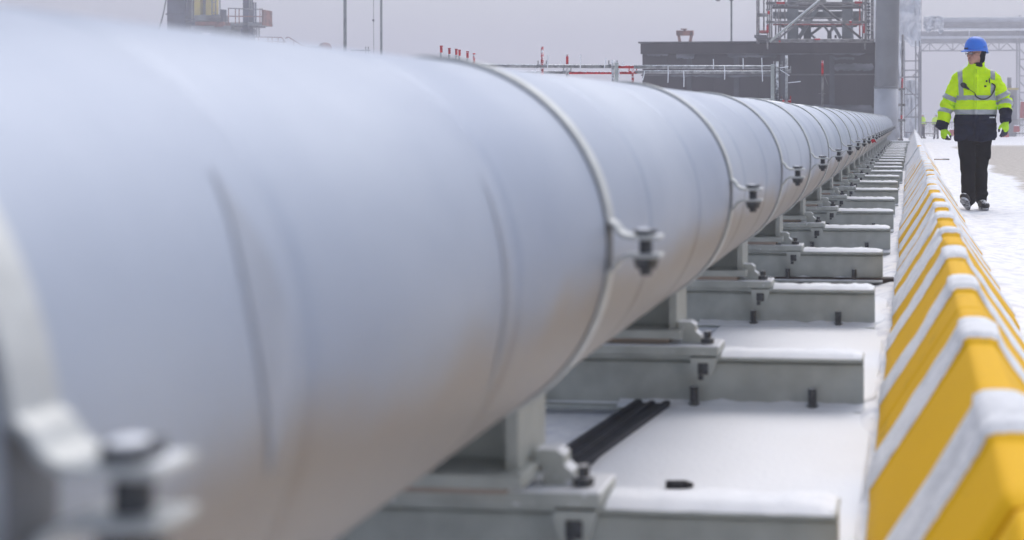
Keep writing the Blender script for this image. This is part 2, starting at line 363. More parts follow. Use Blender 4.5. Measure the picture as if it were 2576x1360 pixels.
# ---------------------------------------------------------------- pipeline
PX, PZ, PR = -.949, CH - .247, .363
YEND = 43.5; NCL = 25
pipe = thing('pipeline', 'huge grey white metal clad pipeline running away from the camera, banded by bolted clamps', 'pipeline', (PX, 0, 0))
m = MB(); n = 96; ys = [(-1.2, 0)]
for k in range(-1, NCL + 1):
    y = Y0 + k * SP
    for off in (.37, 1.08):
        yy = y + off
        if -1 < yy < YEND - .3: ys += [(yy - .030, 0), (yy - .015, -.0015), (yy, -.0048), (yy + .012, -.001), (yy + .02, .0006), (yy + .05, 0)]
ys.append((YEND, 0)); ys.append((YEND + .02, -.02)); vs = []
for y, dr in ys:
    for j in range(n): t = 2 * pi * j / n; vs.append(((PR + dr) * cos(t), y, PZ + (PR + dr) * sin(t)))
fs = [[i * n + j, i * n + (j + 1) % n, (i + 1) * n + (j + 1) % n, (i + 1) * n + j] for i in range(len(ys) - 1) for j in range(n)]
m.add(vs, fs, 0, True); m.add(vs[-n:], [list(range(n))], 0)
cl = m.build('cladding', M['pipe'], pipe)
# thin uneven snow on the crown of the pipe
m = MB(); vs = []; ny = 340; na = 9
for i in range(ny + 1):
    y = 6.5 + (YEND - 6.6) * (i / ny) ** 1.25
    for j in range(na):
        u = j / (na - 1) * 2 - 1; th = pi / 2 - u * R(17 + 6 * nz(0, y, j * 0, 1.7)) + R(4)
        hgt = (.004 + .010 * max(0, nz(1, y, 3, 2.3) + .3)) * sstep(6.5, 9, y) * (1 - u * u) + .003 * nz(u * 3, y, 5, 9) * (1 - u * u) - .002 * abs(u)
        vs.append(((PR + hgt) * cos(th), y, PZ + (PR + hgt) * sin(th)))
m.add(vs, [[i * na + j, i * na + j + 1, (i + 1) * na + j + 1, (i + 1) * na + j] for i in range(ny) for j in range(na - 1)], 0, True)
m.build('snow_cap', M['snow'], pipe)
# clamp: strap with two ears, rubber liner, bolt
def sweep(mb, path, w, t):
    """ribbon of thickness t, width w (along y) following path of (x,z)"""
    k = len(path); vs = []
    for i, (x, z) in enumerate(path):
        a = path[max(i - 1, 0)]; b = path[min(i + 1, k - 1)]; dx, dz = b[0] - a[0], b[1] - a[1]; l = math.hypot(dx, dz); nx_, nz_ = -dz / l, dx / l
        for yy, tt in ((-w / 2, -t / 2), (w / 2, -t / 2), (w / 2, t / 2), (-w / 2, t / 2)): vs.append((x + nx_ * tt, yy, z + nz_ * tt))
    fs = [[i * 4 + j, i * 4 + (j + 1) % 4, (i + 1) * 4 + (j + 1) % 4, (i + 1) * 4 + j] for i in range(k - 1) for j in range(4)]
    fs += [[0, 3, 2, 1], [(k - 1) * 4 + j for j in range(4)]]
    mb.add(vs, fs, 0, False); return mb
rr = PR + .0045; g = .018
up = [(PR + .104, g), (PR + .075, g), (PR + .045, g), (PR + .034, g + .002), (PR + .022, g + .009), (PR + .012, g + .024)]
path = up + [(rr * cos(t), rr * sin(t)) for t in [math.asin(.05 / rr) + (2 * pi - 2 * math.asin(.05 / rr)) * i / 90 for i in range(91)]] + [(x, -z) for x, z in reversed(up)]
cm = sweep(MB(), path, .050, .0085)
for yy, a0, a1 in ((1.20, -14, 34), (1.92, -28, 28)):  # dark arcs that paint the clamp strap's reflection onto the near cladding
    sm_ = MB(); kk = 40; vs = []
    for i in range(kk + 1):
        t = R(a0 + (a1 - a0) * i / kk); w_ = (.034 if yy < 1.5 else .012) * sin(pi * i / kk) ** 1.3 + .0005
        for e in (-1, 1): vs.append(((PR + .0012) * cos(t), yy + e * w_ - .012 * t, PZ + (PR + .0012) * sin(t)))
    sm_.add(vs, [[2 * i, 2 * i + 1, 2 * i + 3, 2 * i + 2] for i in range(kk)], 0, True); sm_.build('painted_strap_reflection', mat('strap_reflection_grey', (.325, .36, .43), .5, .3, var=.1), pipe)
clamp0 = cm.build('pipe_clamp', M['clamp'], pipe)
bv = clamp0.modifiers.new('b', 'BEVEL'); bv.width = .0025; bv.segments = 2
lin = MB(); sweep(lin, [((PR + .0008) * cos(t), (PR + .0008) * sin(t)) for t in [2 * pi * i / 96 for i in range(97)]], .054, .002)
lin.build('clamp_liner', mat('dark_liner', (.22, .23, .25), .7), clamp0)
bl = MB(); bx = PR + .072
bl.cyl((bx, 0, g + .0045), .023, .009, 6); bl.cyl((bx, 0, -g + .004), .013, 2 * g - .008, 12)
bl.cyl((bx, 0, -g - .026), .020, .0215, 6, r2=.026); bl.cyl((bx, 0, -g - .038), .0115, .012, 10)
bl.build('clamp_bolt', M['bolt'], clamp0)
sn = MB(); sn.ell((bx - .006, .004, g + .0135), (.014, .016, .003), 10, 6); sn.ell((PR + .093, 0, g + .003), (.010, .018, .003), 10, 6)
sn.build('snow_on_clamp', M['snow'], clamp0)
# shoe under the pipe: two long webs, cross plate, base flange
sh = MB()
for sx in (-1, 1):
    xx = sx * .172; zt = PZ - sqrt(PR ** 2 - .172 ** 2) + .01; sh.box((xx, .03, (zt + .284) / 2), (.024, .20, zt - .284))
zt = PZ - PR + .012
sh.box((0, .03, (PZ - PR + .06 + .284) / 2), (.322, .014, PZ - PR + .06 - .284)); sh.box((0, .02, .270), (.41, .26, .028), bev=.003)
shoe0 = sh.build('pipe_shoe', M['steel'], pipe)
pd = MB(); pd.box((-.02, .0, .2465), (.36, .15, .018), m=0); pd.build('slide_pad', M['pad'], shoe0)
YC = [Y0 - .0 + SP * k for k in range(NCL)]; YC[0] -= .05; YC[1] -= .05
for k, y in enumerate(YC):
    c, h = (clamp0, shoe0) if k == 0 else (copy_tree(clamp0, pipe), copy_tree(shoe0, pipe))
    c.location = (0, y, PZ); h.location = (0, y + .055, 0)
# red tag flapping from a far clamp
tg = MB()
bxx = PR + .09; yt = YC[9] - .03
tg.add([(bxx, yt, PZ - .01), (bxx + .03, yt - .02, PZ + .008), (bxx + .055, yt, PZ - .008), (bxx + .075, yt - .02, PZ - .045), (bxx + .045, yt, PZ - .035), (bxx + .02, yt, PZ - .05)],
       [[0, 1, 2, 5], [2, 3, 4, 5]])
o = tg.build('marker_ribbon', [M['red']]); o.location = (PX, 0, 0); sm = o.modifiers.new('s', 'SOLIDIFY'); sm.thickness = .004
tag(o, 'red and white marker ribbon tied to a far pipe clamp bolt', 'ribbon')

# ---------------------------------------------------------------- beams
XL, XR, ZT, ZB = -1.76, -.144, .20, .016
def beam_parts(snowamt):
    root = thing('support_beam', 'x', 'beam', (0, 0, 0), 'steel beams carrying the pipeline')
    b = MB(); w = .115; t = .014; hf = w / 2
    prof = [(-hf, ZB), (hf, ZB), (hf, ZB + t), (.012, ZB + t), (.012, ZT - t), (hf, ZT - t), (hf, ZT), (-hf, ZT), (-hf, ZT - t), (-.0, ZT - t - .012), (-.012, ZT - t - .02), (-.012, ZB + t + .012), (-.02, ZB + t), (-hf, ZB + t)]
    b.prism(prof, XL, XR, 'x'); o = b.build('beam_profile', M['steel'], root)
    bv = o.modifiers.new('b', 'BEVEL'); bv.width = .003; bv.segments = 2; bv.limit_method = 'ANGLE'
    p = MB(); p.box(((-1.288 - .610) / 2, -.012, ZT + .0185), (.678, .145, .034), bev=.004); p.build('base_plate', M['steel_snow'], root)
    for sx in (1, -1):                                   # guide brackets either side of the shoe
        q = MB(); X0 = PX + sx * .212
        pr = [(0, 0), (.062, 0), (.062, .03), (.045, .045), (.045, .068), (.030, .080), (-.014, .080), (-.014, .047), (.0, .043)]
        pr = [(X0 + sx * u, ZT + .036 + v * .88) for u, v in pr]
        if sx < 0: pr.reverse()
        q.prism(pr, -.045, .005, 'y'); q.build('guide_bracket', M['steel_snow'], root)
        s_ = MB(); X1 = PX + sx * .296
        s_.cyl((X1, -.040, ZT + .0365), .021, .018, 6); s_.cyl((X1, -.040, ZT + .0545), .012, .022, 10) 
        s_.build('plate_bolt', M['bolt_snow'], root)
        h = MB(); X2 = PX + sx * .289                     # hooked beam clip under the top flange
        pr = [(X2 - .043, ZT - .003), (X2 + .043, ZT - .003), (X2 + .040, ZT - .022), (X2 + .026, ZT - .060), (X2 - .026, ZT - .060), (X2 - .040, ZT - .022)]
        h.prism(pr[::-1], -.090, -.0600, 'y'); c = h.build('beam_clip', M['steel'], root)
        r = MB(); r.box((X2, -.093, ZT - .038), (.034, .006, .036), bev=.002); r.cyl((X2 - .008, -.085, ZT - .074), .009, .016, 8); r.build('clip_recess', M['bolt'], c)
    for X in (-.31, -.698, -1.23, -1.6):
        q = MB(); q.cyl((X, -.036, ZB + .015), .019, .012, 6); q.cyl((X, -.036, ZB + .027), .0135, .052, 10); q.build('anchor_bolt', M['bolt_snow'], root)
    # snow lying on the open end of the top flange and on the bottom flange
    q = MB(); k = 26; mm = 7; vs = []
    for i in range(k + 1):
        x = -.605 + (XR - .004 + .605) * i / k; e = min(1, (k - i) / 1.5) 
        for j in range(mm):
            u = j / (mm - 1) * 2 - 1; z = ZT + .0005 + (.013 + .007 * nz(x, u, snowamt * 7, 9) + .007 * nz(x, u, snowamt, 28)) * (1 - u ** 4) * (.25 + .75 * e)
            vs.append((x, u * (hf + .006 + .004 * nz(x, snowamt, 1, 20)), z - .004 * (abs(u) > .99)))
    q.add(vs, [[i * mm + j, (i + 1) * mm + j, (i + 1) * mm + j + 1, i * mm + j + 1] for i in range(k) for j in range(mm - 1)], 0, True)
    q.build('snow_cap', M['snow'], root)
    q = MB(); vs = []
    for i in range(k + 1):
        x = -.95 + (XR + .95) * i / k
        for j, (yy, zz) in enumerate(((-hf - .004, -.004), (-hf + .006, .006), (-.04, .008), (-.025, .012), (-.013, .022))):
            vs.append((x, yy, ZB + t + zz * (.7 + .5 * nz(x, j, snowamt, 14))))
    q.add(vs, [[i * 5 + j, (i + 1) * 5 + j, (i + 1) * 5 + j + 1, i * 5 + j + 1] for i in range(k) for j in range(4)], 0, True)
    q.build('snow_on_flange', M['snow'], root)
    return root
protos = [beam_parts(1), beam_parts(2)]
NB = NCL
for k in range(NB):
    o = protos[k] if k < 2 else copy_tree(protos[k % 2])
    o.location = (0.0, Y0 + .055 + SP * k, 0)
    if k >= 2: o.location.x = random.uniform(-.025, .02); o.location.y += random.uniform(-.03, .03); o.rotation_euler.z = R(random.uniform(-.5, .5))
    pos = 'nearest the camera' if k == 0 else ('%s from the camera' % ORD[k] if k < NB - 1 else 'farthest from the camera')
    o['label'] = 'grey steel beam with snow on its flange under the pipeline, ' + pos
# bearing timbers under each beam
tb = None
for k in range(NB):
    if tb is None:
        tb = MB(); tb.box(((XL + XR) / 2 - .04, 0, .022), (1.60, .09, .044), bev=.004); base = tb.build('bearing_timber', add_snow(mat('frozen_timber', (.12, .105, .095), .8, var=.3, scale=12), .80, .2, 12)); o = base
    else: o = base.copy(); S.collection.objects.link(o)
    o.location = (0 if k != 4 else .09, Y0 + .055 + SP * k, -.008 if k != 4 else .0)
    if k == 4: o.data = o.data.copy(); o.data.materials[0] = mat('dark_wet_timber', (.05, .035, .03), .7, var=.3, scale=9)
    tag(o, 'rough timber bearer lying on the ground under the %s beam from the camera' % ORD[k], 'timber', 'timber bearers under the beams')
# channel, rubber stub
ch = MB(); prc = [(-.058, 0), (.058, 0), (.058, .040), (.040, .040), (.036, .030), (.008, .030), (.004, .038), (-.010, .038), (-.014, .030), (-.036, .030), (-.040, .040), (-.058, .040)]
ch.prism(prc, 0, .92, 'y'); o = ch.build('steel_channel', mat('dark_channel_steel', (.03, .035, .055), .5, .2, scale=22, col2=(.012, .014, .02))); o.location = (-.945, 3.46, .008); o.rotation_euler.z = R(-6.3)
tag(o, 'dark blue grey steel channel lying along the slab edge beneath the pipeline', 'steel channel')
st = MB(); st.tube([(-.035, 0, 0), (.012, 0, 0)], .012, 14); st.tube([(.012, 0, 0), (.036, 0, 0)], .012, 14, r1=.005)
o = st.build('rubber_stub', M['rubber']); o.location = (-.588, 3.40, .038); o.rotation_euler.z = R(8)
tag(o, 'small black bullet shaped rubber stub lying on the snowy slab', 'rubber stub')
sk = MB(); sk.box((0, 0, 0), (.36, .06, .022), bev=.004); sk.box((.10, 0, .006), (.16, .07, .018), bev=.004, m=1)
o = sk.build('plank', [M['wood'], M['black']]); o.location = P(2369, 401, 32) ; o.location.z = .02
tag(o, 'short dark plank lying on the snow just behind the striped barriers', 'plank')

# ---------------------------------------------------------------- traffic barriers
BL = 1.93; BS = 2.24 - 0.965 - .33 - .0
bprof = [(.095, .01), (.0, .01), (-.088, .055), (-.083, .075)]
def bar_prof(rel=0):
    # cross-section, left foot -> crown -> right foot (x, z)
    L_ = [(-.086, .045), (-.084, .085)]
    for i in range(1, 8): t = i / 8; L_.append((-.084 + (.132 + .084) * t, .085 + (.418 - .085) * t))
    L_ += [(.137, .426), (.142, .433), (.150, .437), (.164, .438), (.180, .438), (.196, .437), (.205, .433), (.210, .426)]
    for i in range(1, 8): t = i / 8; L_.append((.214 + (.452 - .214) * t, .418 + (.085 - .418) * t))
    L_ += [(.452, .085), (.454, .045)]
    return L_
BP = bar_prof(); NP = len(BP)
nrm = []
for i in range(NP):
    a = BP[max(0, i - 1)]; b = BP[min(NP - 1, i + 1)]; dx, dz = b[0] - a[0], b[1] - a[1]; l = math.hypot(dx, dz); nrm.append((-dz / l, dx / l))
rnd = [random.uniform(.55, 1.25) for _ in range(80)]
def whiteness(x, y, z, pi_):
    """snow cover 0..1 at barrier surface"""
    side = pi_ / (NP - 1)                     # 0 left foot .. 1 right foot
    k = math.floor((y - 2.24) / 0.965); ph = (y - 2.24) - 0.965 * k
    c = .35 + .3075; hw = .332
    right = side > .66; top = .36 < side < .64
    far = sstep(4.6, 10.5, y)
    if right: hwk = hw * (1 - .25 * far)
    elif top: hwk = hw * (1 - .22 * far) * (1 if far < .1 else .6 + .5 * rnd[k % 80])
    else: hwk = hw * (1 - .55 * far) * (1 if far < .1 else rnd[(k * 3) % 80])
    if y > 24 and not right: hwk *= .5
    cc = c + (.10 * far if not right else 0)
    d = hwk - abs(ph - cc) + .02 * nz(x * 3, y * 3, z * 3, 2)
    return max(0, min(1, .5 - d / .035 * .5))
def barrier(y0, y1, dx=0, dz=0, skew=0):
    root = thing('traffic_barrier', 'x', 'barrier', (dx, (y0 + y1) / 2, 0), 'yellow and white traffic barriers in a row')
    m = MB(); st = .02 if y0 < 8 else .035; k = max(4, int((y1 - y0) / st)); vs = []; wv = []; yc = (y0 + y1) / 2
    for i in range(k + 1):
        y = y0 + (y1 - y0) * i / k; endf = min(1, min(i, k - i) * (y1 - y0) / k / .03)
        for j, (x, z) in enumerate(BP):
            w = whiteness(x, y, z, j)
            ws = sstep(0, 1, w); topf = 1 if 10 <= j <= 15 else (.55 if j in (9, 16) else (.35 if j in (7, 8, 17, 18) else .18))
            off = ws * (.005 + topf * .020 + .005 * nz(x, y, z, 14)) * (1 if j not in (0, NP - 1) else 0) - (1 - endf) * .012
            ph = (y - 2.24) % 0.965
            lump = .010 * ws * topf * (nz(3, y, 0, 5))
            vs.append((x + nrm[j][0] * (off + lump), y - yc, z + nrm[j][1] * (off + lump) + dz)); wv.append(w)
    m.add(vs, [[i * NP + j, (i + 1) * NP + j, (i + 1) * NP + j + 1, i * NP + j + 1] for i in range(k) for j in range(NP - 1)], 0, True)
    m.add([vs[j] for j in range(NP)], [list(range(NP))]); m.add([vs[k * NP + j] for j in range(NP)], [list(range(NP - 1, -1, -1))])
    m.add([(BP[0][0], y0 - yc, .045 + dz), (BP[-1][0], y0 - yc, .045 + dz), (BP[-1][0], y1 - yc, .045 + dz), (BP[0][0], y1 - yc, .045 + dz)], [[0, 1, 2, 3]])
    me = m.mesh('barrier_body', [M['barrier']]); o = bpy.data.objects.new('barrier_body', me); S.collection.objects.link(o); o.parent = root
    a = me.attributes.new('snow', 'FLOAT', 'POINT')
    wv2 = wv + [wv[j] for j in range(NP)] + [wv[k * NP + j] for j in range(NP)] + [1] * 4
    for i, w in enumerate(wv2): a.data[i].value = w
    for yy in (-.62, 0, .62):
        f = MB(); f.box((.184, yy * (y1 - y0) / 1.93, .02 + dz), (.50, .16, .055)); f.build('foot', M['rubber'], root)
    root.rotation_euler.z = skew
    return root
y = 2.24 - .33 - .04 - 2 * 0.4825 * 2 + 0.02; bi = 0; starts = []
while y < 58: starts.append(y); y += BL
for i, y in enumerate(starts):
    far = y > 23.5
    o = barrier(y + .006, y + BL - .006, dx=(-.03 if far else random.uniform(-.012, .012)), dz=(.03 if far else random.uniform(-.006, .008)), skew=R(random.uniform(-.25, .25)))
    pos = 'nearest the camera' if i == 0 else ('%s from the camera' % ORD[i] if i < len(starts) - 1 else 'farthest from the camera')
    look = 'clean yellow and white striped concrete barrier' if i < 2 else ('striped concrete barrier, half its yellow under snow' if i < 5 else 'snow plastered barrier with thin yellow streaks')
    o['label'] = '%s in the row, %s' % (look, pos)

exec_far = True
# ---------------------------------------------------------------- scaffold railing behind the pipe
def tubeP(mb, conv, a, b, Y, r=.024, n=10, Yb=None, m=0): mb.tube([PP(conv, *a, Y), PP(conv, *b, Yb or Y)], r, n, m); return mb
ID = lambda x, y: (x, y)
def ground_tube(mb, px, ytop, Y, r=.024, red=0, m=0, redm=1):
    """vertical tube from the ground up to pixel height; top part painted red"""
    t = P(px, ytop, Y); z0 = gh(t.x, t.y)
    if red: 
        q = P(px, ytop + red, Y); mb.tube([(t.x, t.y, q.z), t], r, 10, redm); mb.tube([(t.x, t.y, z0), (t.x, t.y, q.z)], r, 10, m)
    else: mb.tube([(t.x, t.y, z0), t], r, 10, m)
    return mb
rail = thing('scaffold_railing', 'frosted scaffold tube railing with red posts seen over the pipeline', 'railing', P(1600, 300, 22) * 1.0)
rail.location.z = 0
def part(mb, name, mats, parent):
    off = parent.location if parent.parent is None else parent.parent.location
    mb.v = [(v[0] - off.x, v[1] - off.y, v[2] - off.z) for v in mb.v]
    return mb.build(name, mats, parent)
def collar(mb, p, m=0):
    mb.cyl((p.x, p.y, p.z - .005), .055, .010, 12, m); mb.box((p.x - .055, p.y, p.z + .01), (.05, .035, .06), m=m, bev=.006); mb.box((p.x + .055, p.y, p.z + .01), (.05, .035, .06), m=m, bev=.006)
    mb.box((p.x - .07, p.y, p.z + .07), (.018, .014, .06), m=m); mb.box((p.x + .07, p.y, p.z + .07), (.018, .014, .06), m=m)
YR1, YR2 = 22.0, 24.5
for (px, yt, Y, red, mm) in ((1364, 118, YR1, 400, 'tube'), (1427, 138, YR2, 26, 'tube'), (1542, 152, YR1, 0, 'tube_dark'), (1592, 172, YR2, 400, 'tube'), (1955, 155, YR1, 0, 'tube_dark'), (1978.5, 140, YR1, 0, 'tube')):
    q = ground_tube(MB(), px, yt, Y, .0235, red); part(q, 'post', [M[mm], M['red']], rail)
for (px, yt, yb, Y) in ((1552, 158, 330, YR1), (1944, 163, 262, YR1)):
    a, b = P(px - 4.5, yt, Y), P(px + 4.5, yb, Y); z0 = 0 if px < 1900 else b.z
    q = MB(); q.box(((a.x + b.x) / 2, Y - .03, (a.z + z0) / 2), (b.x - a.x, .03, a.z - z0), bev=.004); part(q, 'toe_plate', [M['steel_snow']], rail)
for (a, b, Y, r, mats) in (((1130, 166), (1536, 168), YR1, .030, ['tube']), ((1552, 169), (1595, 169), YR1, .026, ['red']), ((1595, 169), (1940, 170), YR1, .031, ['tube']),
                           ((1150, 183), (1422, 183), YR2, .029, ['tube']), ((1432, 184), (1588, 184), YR2, .026, ['red']), ((1598, 182), (1940, 182.5), YR2, .029, ['tube']),
                           ((1700, 253.5), (1940, 253.5), YR1, .030, ['tube'])):
    q = MB(); q.tube([P(*a, Y), P(*b, Y)], r, 12); rl = part(q, 'rail', [M[mats[0]]], rail)
    q = MB(); p0, p1 = P(*a, Y), P(*b, Y); kk = 30; pts = [p0.lerp(p1, i / kk) + Vector((0, 0, r * .75 + .004 * random.random())) for i in range(kk + 1)]
    q.tube(pts, [.004 + .006 * random.random() for _ in pts], 6); q.v = [(v[0] - rail.location.x, v[1] - rail.location.y, v[2]) for v in q.v]
    q.build('snow_ridge', M['snow'], rl)
for (px, py, Y, mm) in ((1364, 168, YR1, 'tube'), (1427, 183, YR2, 'tube'), (1542, 168, YR1, 'tube'), (1592, 184, YR2, 'red'), (1957, 170, YR1, 'tube'), (1978, 182, YR1, 'tube'), (1978, 258, YR1, 'red'), (1957, 256, YR1, 'tube')):
    q = MB(); collar(q, P(px, py, Y)); part(q, 'coupler', [M[mm]], rail)
ties = [(F3, (827, 555), (827, 650)), (F3, (1105, 550), (1105, 650)), (F3, (1280, 545), (1282, 650)), (F3, (403, 620), (402, 778)), (F3, (932, 620), (933, 748)), (F3, (1282, 645), (1288, 766)),
        (F3, (183, 668), (165, 755)), (F3, (549, 668), (551, 818)), (C2, (1412, 342), (1402, 490)), (C2, (1777, 342), (1777, 495)), (C2, (2070, 375), (2052, 495)), (C2, (1550, 415), (1556, 460)), (C2, (1270, 490), (1264, 545)),
        (C2, (2215, 520), (2225, 595)), (C2, (2265, 418), (2268, 470)), (F3, (1530, 778), (1645, 766)), (F3, (1450, 655), (1540, 712)), (F3, (1450, 640), (1530, 625))]
for cv, a, b in ties:
    q = MB(); p0, p1 = PP(cv, *a, YR1 - .04), PP(cv, *b, YR1 - .04); q.tube([p0, p0.lerp(p1, .5) + Vector((.004, 0, 0)), p1], .0085, 6); part(q, 'cable_tie', [M['frost']], rail)
# lone posts
for i, (px, yt, Y, red) in enumerate(((1110, 117, 24, 16), (1130.5, 123, 26, 14), (1148, 125, 26, 14), (1156, 127, 27.5, 14), (1176, 131, 26, 16), (1192.5, 136, 27.5, 60))):
    q = ground_tube(MB(), px, yt, Y, .024, red); q.cyl(P(px, yt, Y) - Vector((0, 0, .01)), .030, .02, 10, 1)
    o = q.build('scaffold_post', [M['tube'], M['red']])
    tag(o, 'red tipped scaffold post poking above the pipeline, %s from the left of the six' % ORD[i], 'scaffold post', 'red tipped posts left of the railing')
ps = thing('scaffold_post', 'single red topped scaffold post with collars in front of the dark building', 'scaffold post', (P(2069, 300, 28).x, 28, 0))
q = ground_tube(MB(), 2069, 153, 28, .025, 38); part(q, 'post', [M['tube_far'], M['red']], ps)
for yy in (190, 237):
    q = MB(); p = P(2069, yy, 28); q.cyl((p.x, p.y, p.z), .075, .012, 12); part(q, 'collar', [M['tube_far']], ps)
q = MB(); q.tube([PP(F3, 1870, 715, 27.9), PP(F3, 1905, 808, 27.9)], .007, 6); part(q, 'cable_tie', [M['tube_far']], ps)

# ---------------------------------------------------------------- dark building
YB = 52.0
bd = thing('clad_building', 'low black clad building with grey weather streaks behind the pipeline', 'building', (P(1900, 300, YB).x, YB, 0))
M['cladblk'] = mat('black_sheet_cladding', (.030, .022, .026), .6, var=.25, scale=1.2, bump=.1, bscale=5, stretch=(1, 1, .4))
M['cladgrey'] = mat('weathered_grey_patch', (.13, .135, .15), .7, var=.35, scale=2.5, bump=.2, bscale=6, stretch=(.4, 1, 1.6))
def plate(conv, x0, y0, x1, y1, Y, th, name, mt, parent):
    a, b = PP(conv, x0, y0, Y), PP(conv, x1, y1, Y); q = MB(); q.box(((a.x + b.x) / 2, Y + th / 2, (a.z + b.z) / 2), (abs(b.x - a.x), th, abs(a.z - b.z)))
    return part(q, name, [mt], parent)
a, b = P(1616, 113, YB), P(2330, 380, YB)
q = MB(); q.box(((a.x + -1.1) / 2, YB + 4, a.z / 2 - .3), (-1.1 - a.x, 8, a.z + .6)); part(q, 'wall', [M['cladblk']], bd)
plate(F3, 145, 413, 2420, 498, YB - .12, .11, 'fascia', M['cladblk'], bd)
q = MB(); a = PP(F3, 143, 411, YB); q.box(((a.x - .9) / 2, YB + 3.9, a.z + .03), (-.9 - a.x + .1, 8.2, .06)); part(q, 'roof_edge', [M['trestle_dark']], bd)
def ragged(x0, x1, y0, y1, seed, name='weather_streak'):
    q = MB(); k = 24; vs = []
    for i in range(k + 1):
        x = x0 + (x1 - x0) * i / k; j1 = 10 * nz(i * .7, seed, 0, 1.1); j2 = 14 * nz(i * .6, seed, 5, 1.3); e = 1 if 0 < i < k else .3
        mid = (y0 + y1) / 2
        for yy in (mid + (y0 + j1 - mid) * e, mid + (y1 + j2 - mid) * e):
            for Yd in (YB - .06, YB + .0): p = PP(F3, x, yy, YB - .03); vs.append((p.x, Yd, p.z))
    fs = []
    for i in range(k):
        a_ = i * 4; b_ = a_ + 4
        fs += [[a_, b_, b_ + 2, a_ + 2], [a_ + 1, a_ + 3, b_ + 3, b_ + 1], [a_, a_ + 1, b_ + 1, b_], [a_ + 2, b_ + 2, b_ + 3, a_ + 3]]
    q.add(vs, fs); return part(q, name, [M['cladgrey']], bd)
for i, (x0, x1, y0, y1) in enumerate(((200, 405, 480, 525), (480, 650, 485, 550), (930, 2250, 480, 515), (960, 1420, 515, 540), (1960, 2330, 600, 665), (420, 1400, 705, 722), (1640, 2330, 985, 1120), (2050, 2330, 470, 500), (1950, 2150, 540, 560))): ragged(x0, x1, y0, y1, i * 3.1)
for x in (600, 1042, 1480, 1938): plate(F3, x - 24, 520, x + 24, 1250, YB - .05, .05, 'pilaster', mat('pilaster_dark', (.055, .055, .065), .6, var=.2, scale=2), bd)
for x in (390, 830, 1255, 1700, 2160): plate(F3, x - 5, 520, x + 5, 1250, YB - .03, .03, 'cladding_joint', M['cladblk'], bd)
plate(F3, 150, 700, 2420, 706, YB - .04, .04, 'cladding_joint', M['trestle_dark'], bd)

# column
cx = P(2229.5, 300, 46); col_ = thing('steel_column', 'tall smooth grey steel column with a paler lower half behind the pipe end', 'column', (cx.x, 46, 0))
q = MB(); q.tube([(cx.x, 46, 2.05), (cx.x + .12, 46, 9)], .40, 48, cap=False); part(q, 'upper_shaft', [M['column']], col_)
q = MB(); q.tube([(cx.x - .02, 46, 0), (cx.x, 46, 2.05)], .41, 48); part(q, 'lower_shaft', [M['column_pale']], col_)
q = MB(); q.tube([(cx.x, 46, 2.0), (cx.x, 46, 2.08)], .418, 48); part(q, 'joint_band', [M['column']], col_)

# ---------------------------------------------------------------- scaffold tower with trestle inside, over the building
tw = thing('scaffold_tower', 'grey and red tube scaffold around a steel trestle above the black building', 'scaffold', (P(2060, 300, 49).x, 49, P(2060, 141, 49).z))
YF, YBK = 48.5, 51.2
def tp(a, b, Y, r, mt, name='tube', Yb=None, n=8):
    q = MB(); q.tube([PP(F4, *a, Y), PP(F4, *b, Yb or Y)], r, n); part(q, name, [M[mt]], tw)
top = -260
for x, yb, mt, Y in ((548, 640, 'tube_far', YF), (575, 545, 'tube_far', YF), (600, 520, 'tube_far', YF + 1), (1772, 520, 'tube_far', YF + .8), (1803, 640, 'tube_far', YF), (1825, 545, 'tube_far', YF + .4), (1850, 545, 'tube_dark', YBK), (1885, 545, 'tube_far', YBK), (1905, 545, 'tube_far', YBK),
                     (1932, 545, 'frost', YBK), (412, 570, 'tube_far', YBK - .4), (435, 570, 'tube_far', YBK), (500, 430, 'tube_far', YBK), (652, 500, 'tube_far', YBK), (690, 500, 'tube_far', YBK), (715, 500, 'tube_far', YBK), (770, 500, 'tube_far', YBK), (1735, 500, 'tube_red', YBK)):
    tp((x, top), (x, yb), Y, .03, mt, 'standard')
for y, mt, Y, x0, x1, r in ((40, 'tube_far', YF, 530, 1830, .036), (55, 'tube_far', YF + .7, 530, 1830, .03), (285, 'tube_far', YF, 530, 1830, .036), (296, 'tube_far', YF + .8, 580, 1800, .028), (525, 'tube_far', YF, 530, 1830, .055), (540, 'tube_far', YF + .8, 580, 1900, .04),
                            (-200, 'tube_far', YF, 530, 1830, .03), (320, 'tube_red', YBK, 620, 1780, .03), (100, 'trestle_dark', YBK, 600, 1780, .05), (-80, 'tube_far', YF, 530, 1830, .03), (240, 'tube_far', YBK, 900, 1500, .03), (515, 'tube_far', YBK, 700, 1930, .03)):
    tp((x0, y), (x1, y), Y, r, mt, 'ledger')
for x0, x1, y in ((540, 575, 162), (540, 560, 370), (1770, 1800, 370), (665, 770, 38), (1670, 1765, 33), (1150, 1225, 512), (1600, 1630, 285), (695, 715, 530)):
    w_ = x1 - x0 > 30; 
    if y in (162, 370): tp((x1 - 12, y - 25 if y == 162 else y - 60), (x1 - 12, y + (25 if y == 162 else 60)), YF - .02, .042, 'red', 'red_sleeve')
    else: tp((x0, y), (x1, y), YF - .01, .050, 'red', 'red_sleeve')
tp((575, 540), (1235, -10), YF - .1, .045, 'steel_snow', 'brace'); tp((1235, -10), (1560, -260), YF - .1, .045, 'tube_far', 'brace')
tp((690, 500), (1215, 60), YF + .9, .035, 'tube_far', 'brace'); tp((1215, 60), (1755, 500), YF + .9, .045, 'trestle_dark', 'brace')
for yy, x0, x1, mt in ((470, 375, 530, 'trestle_dark'), (505, 415, 700, 'trestle_dark'), (190, 410, 530, 'tube_far'), (410, 440, 530, 'tube_red')):
    plate(F4, x0, yy - 16, x1, yy + 16, YBK - .5, .5, 'platform', M[mt], tw)
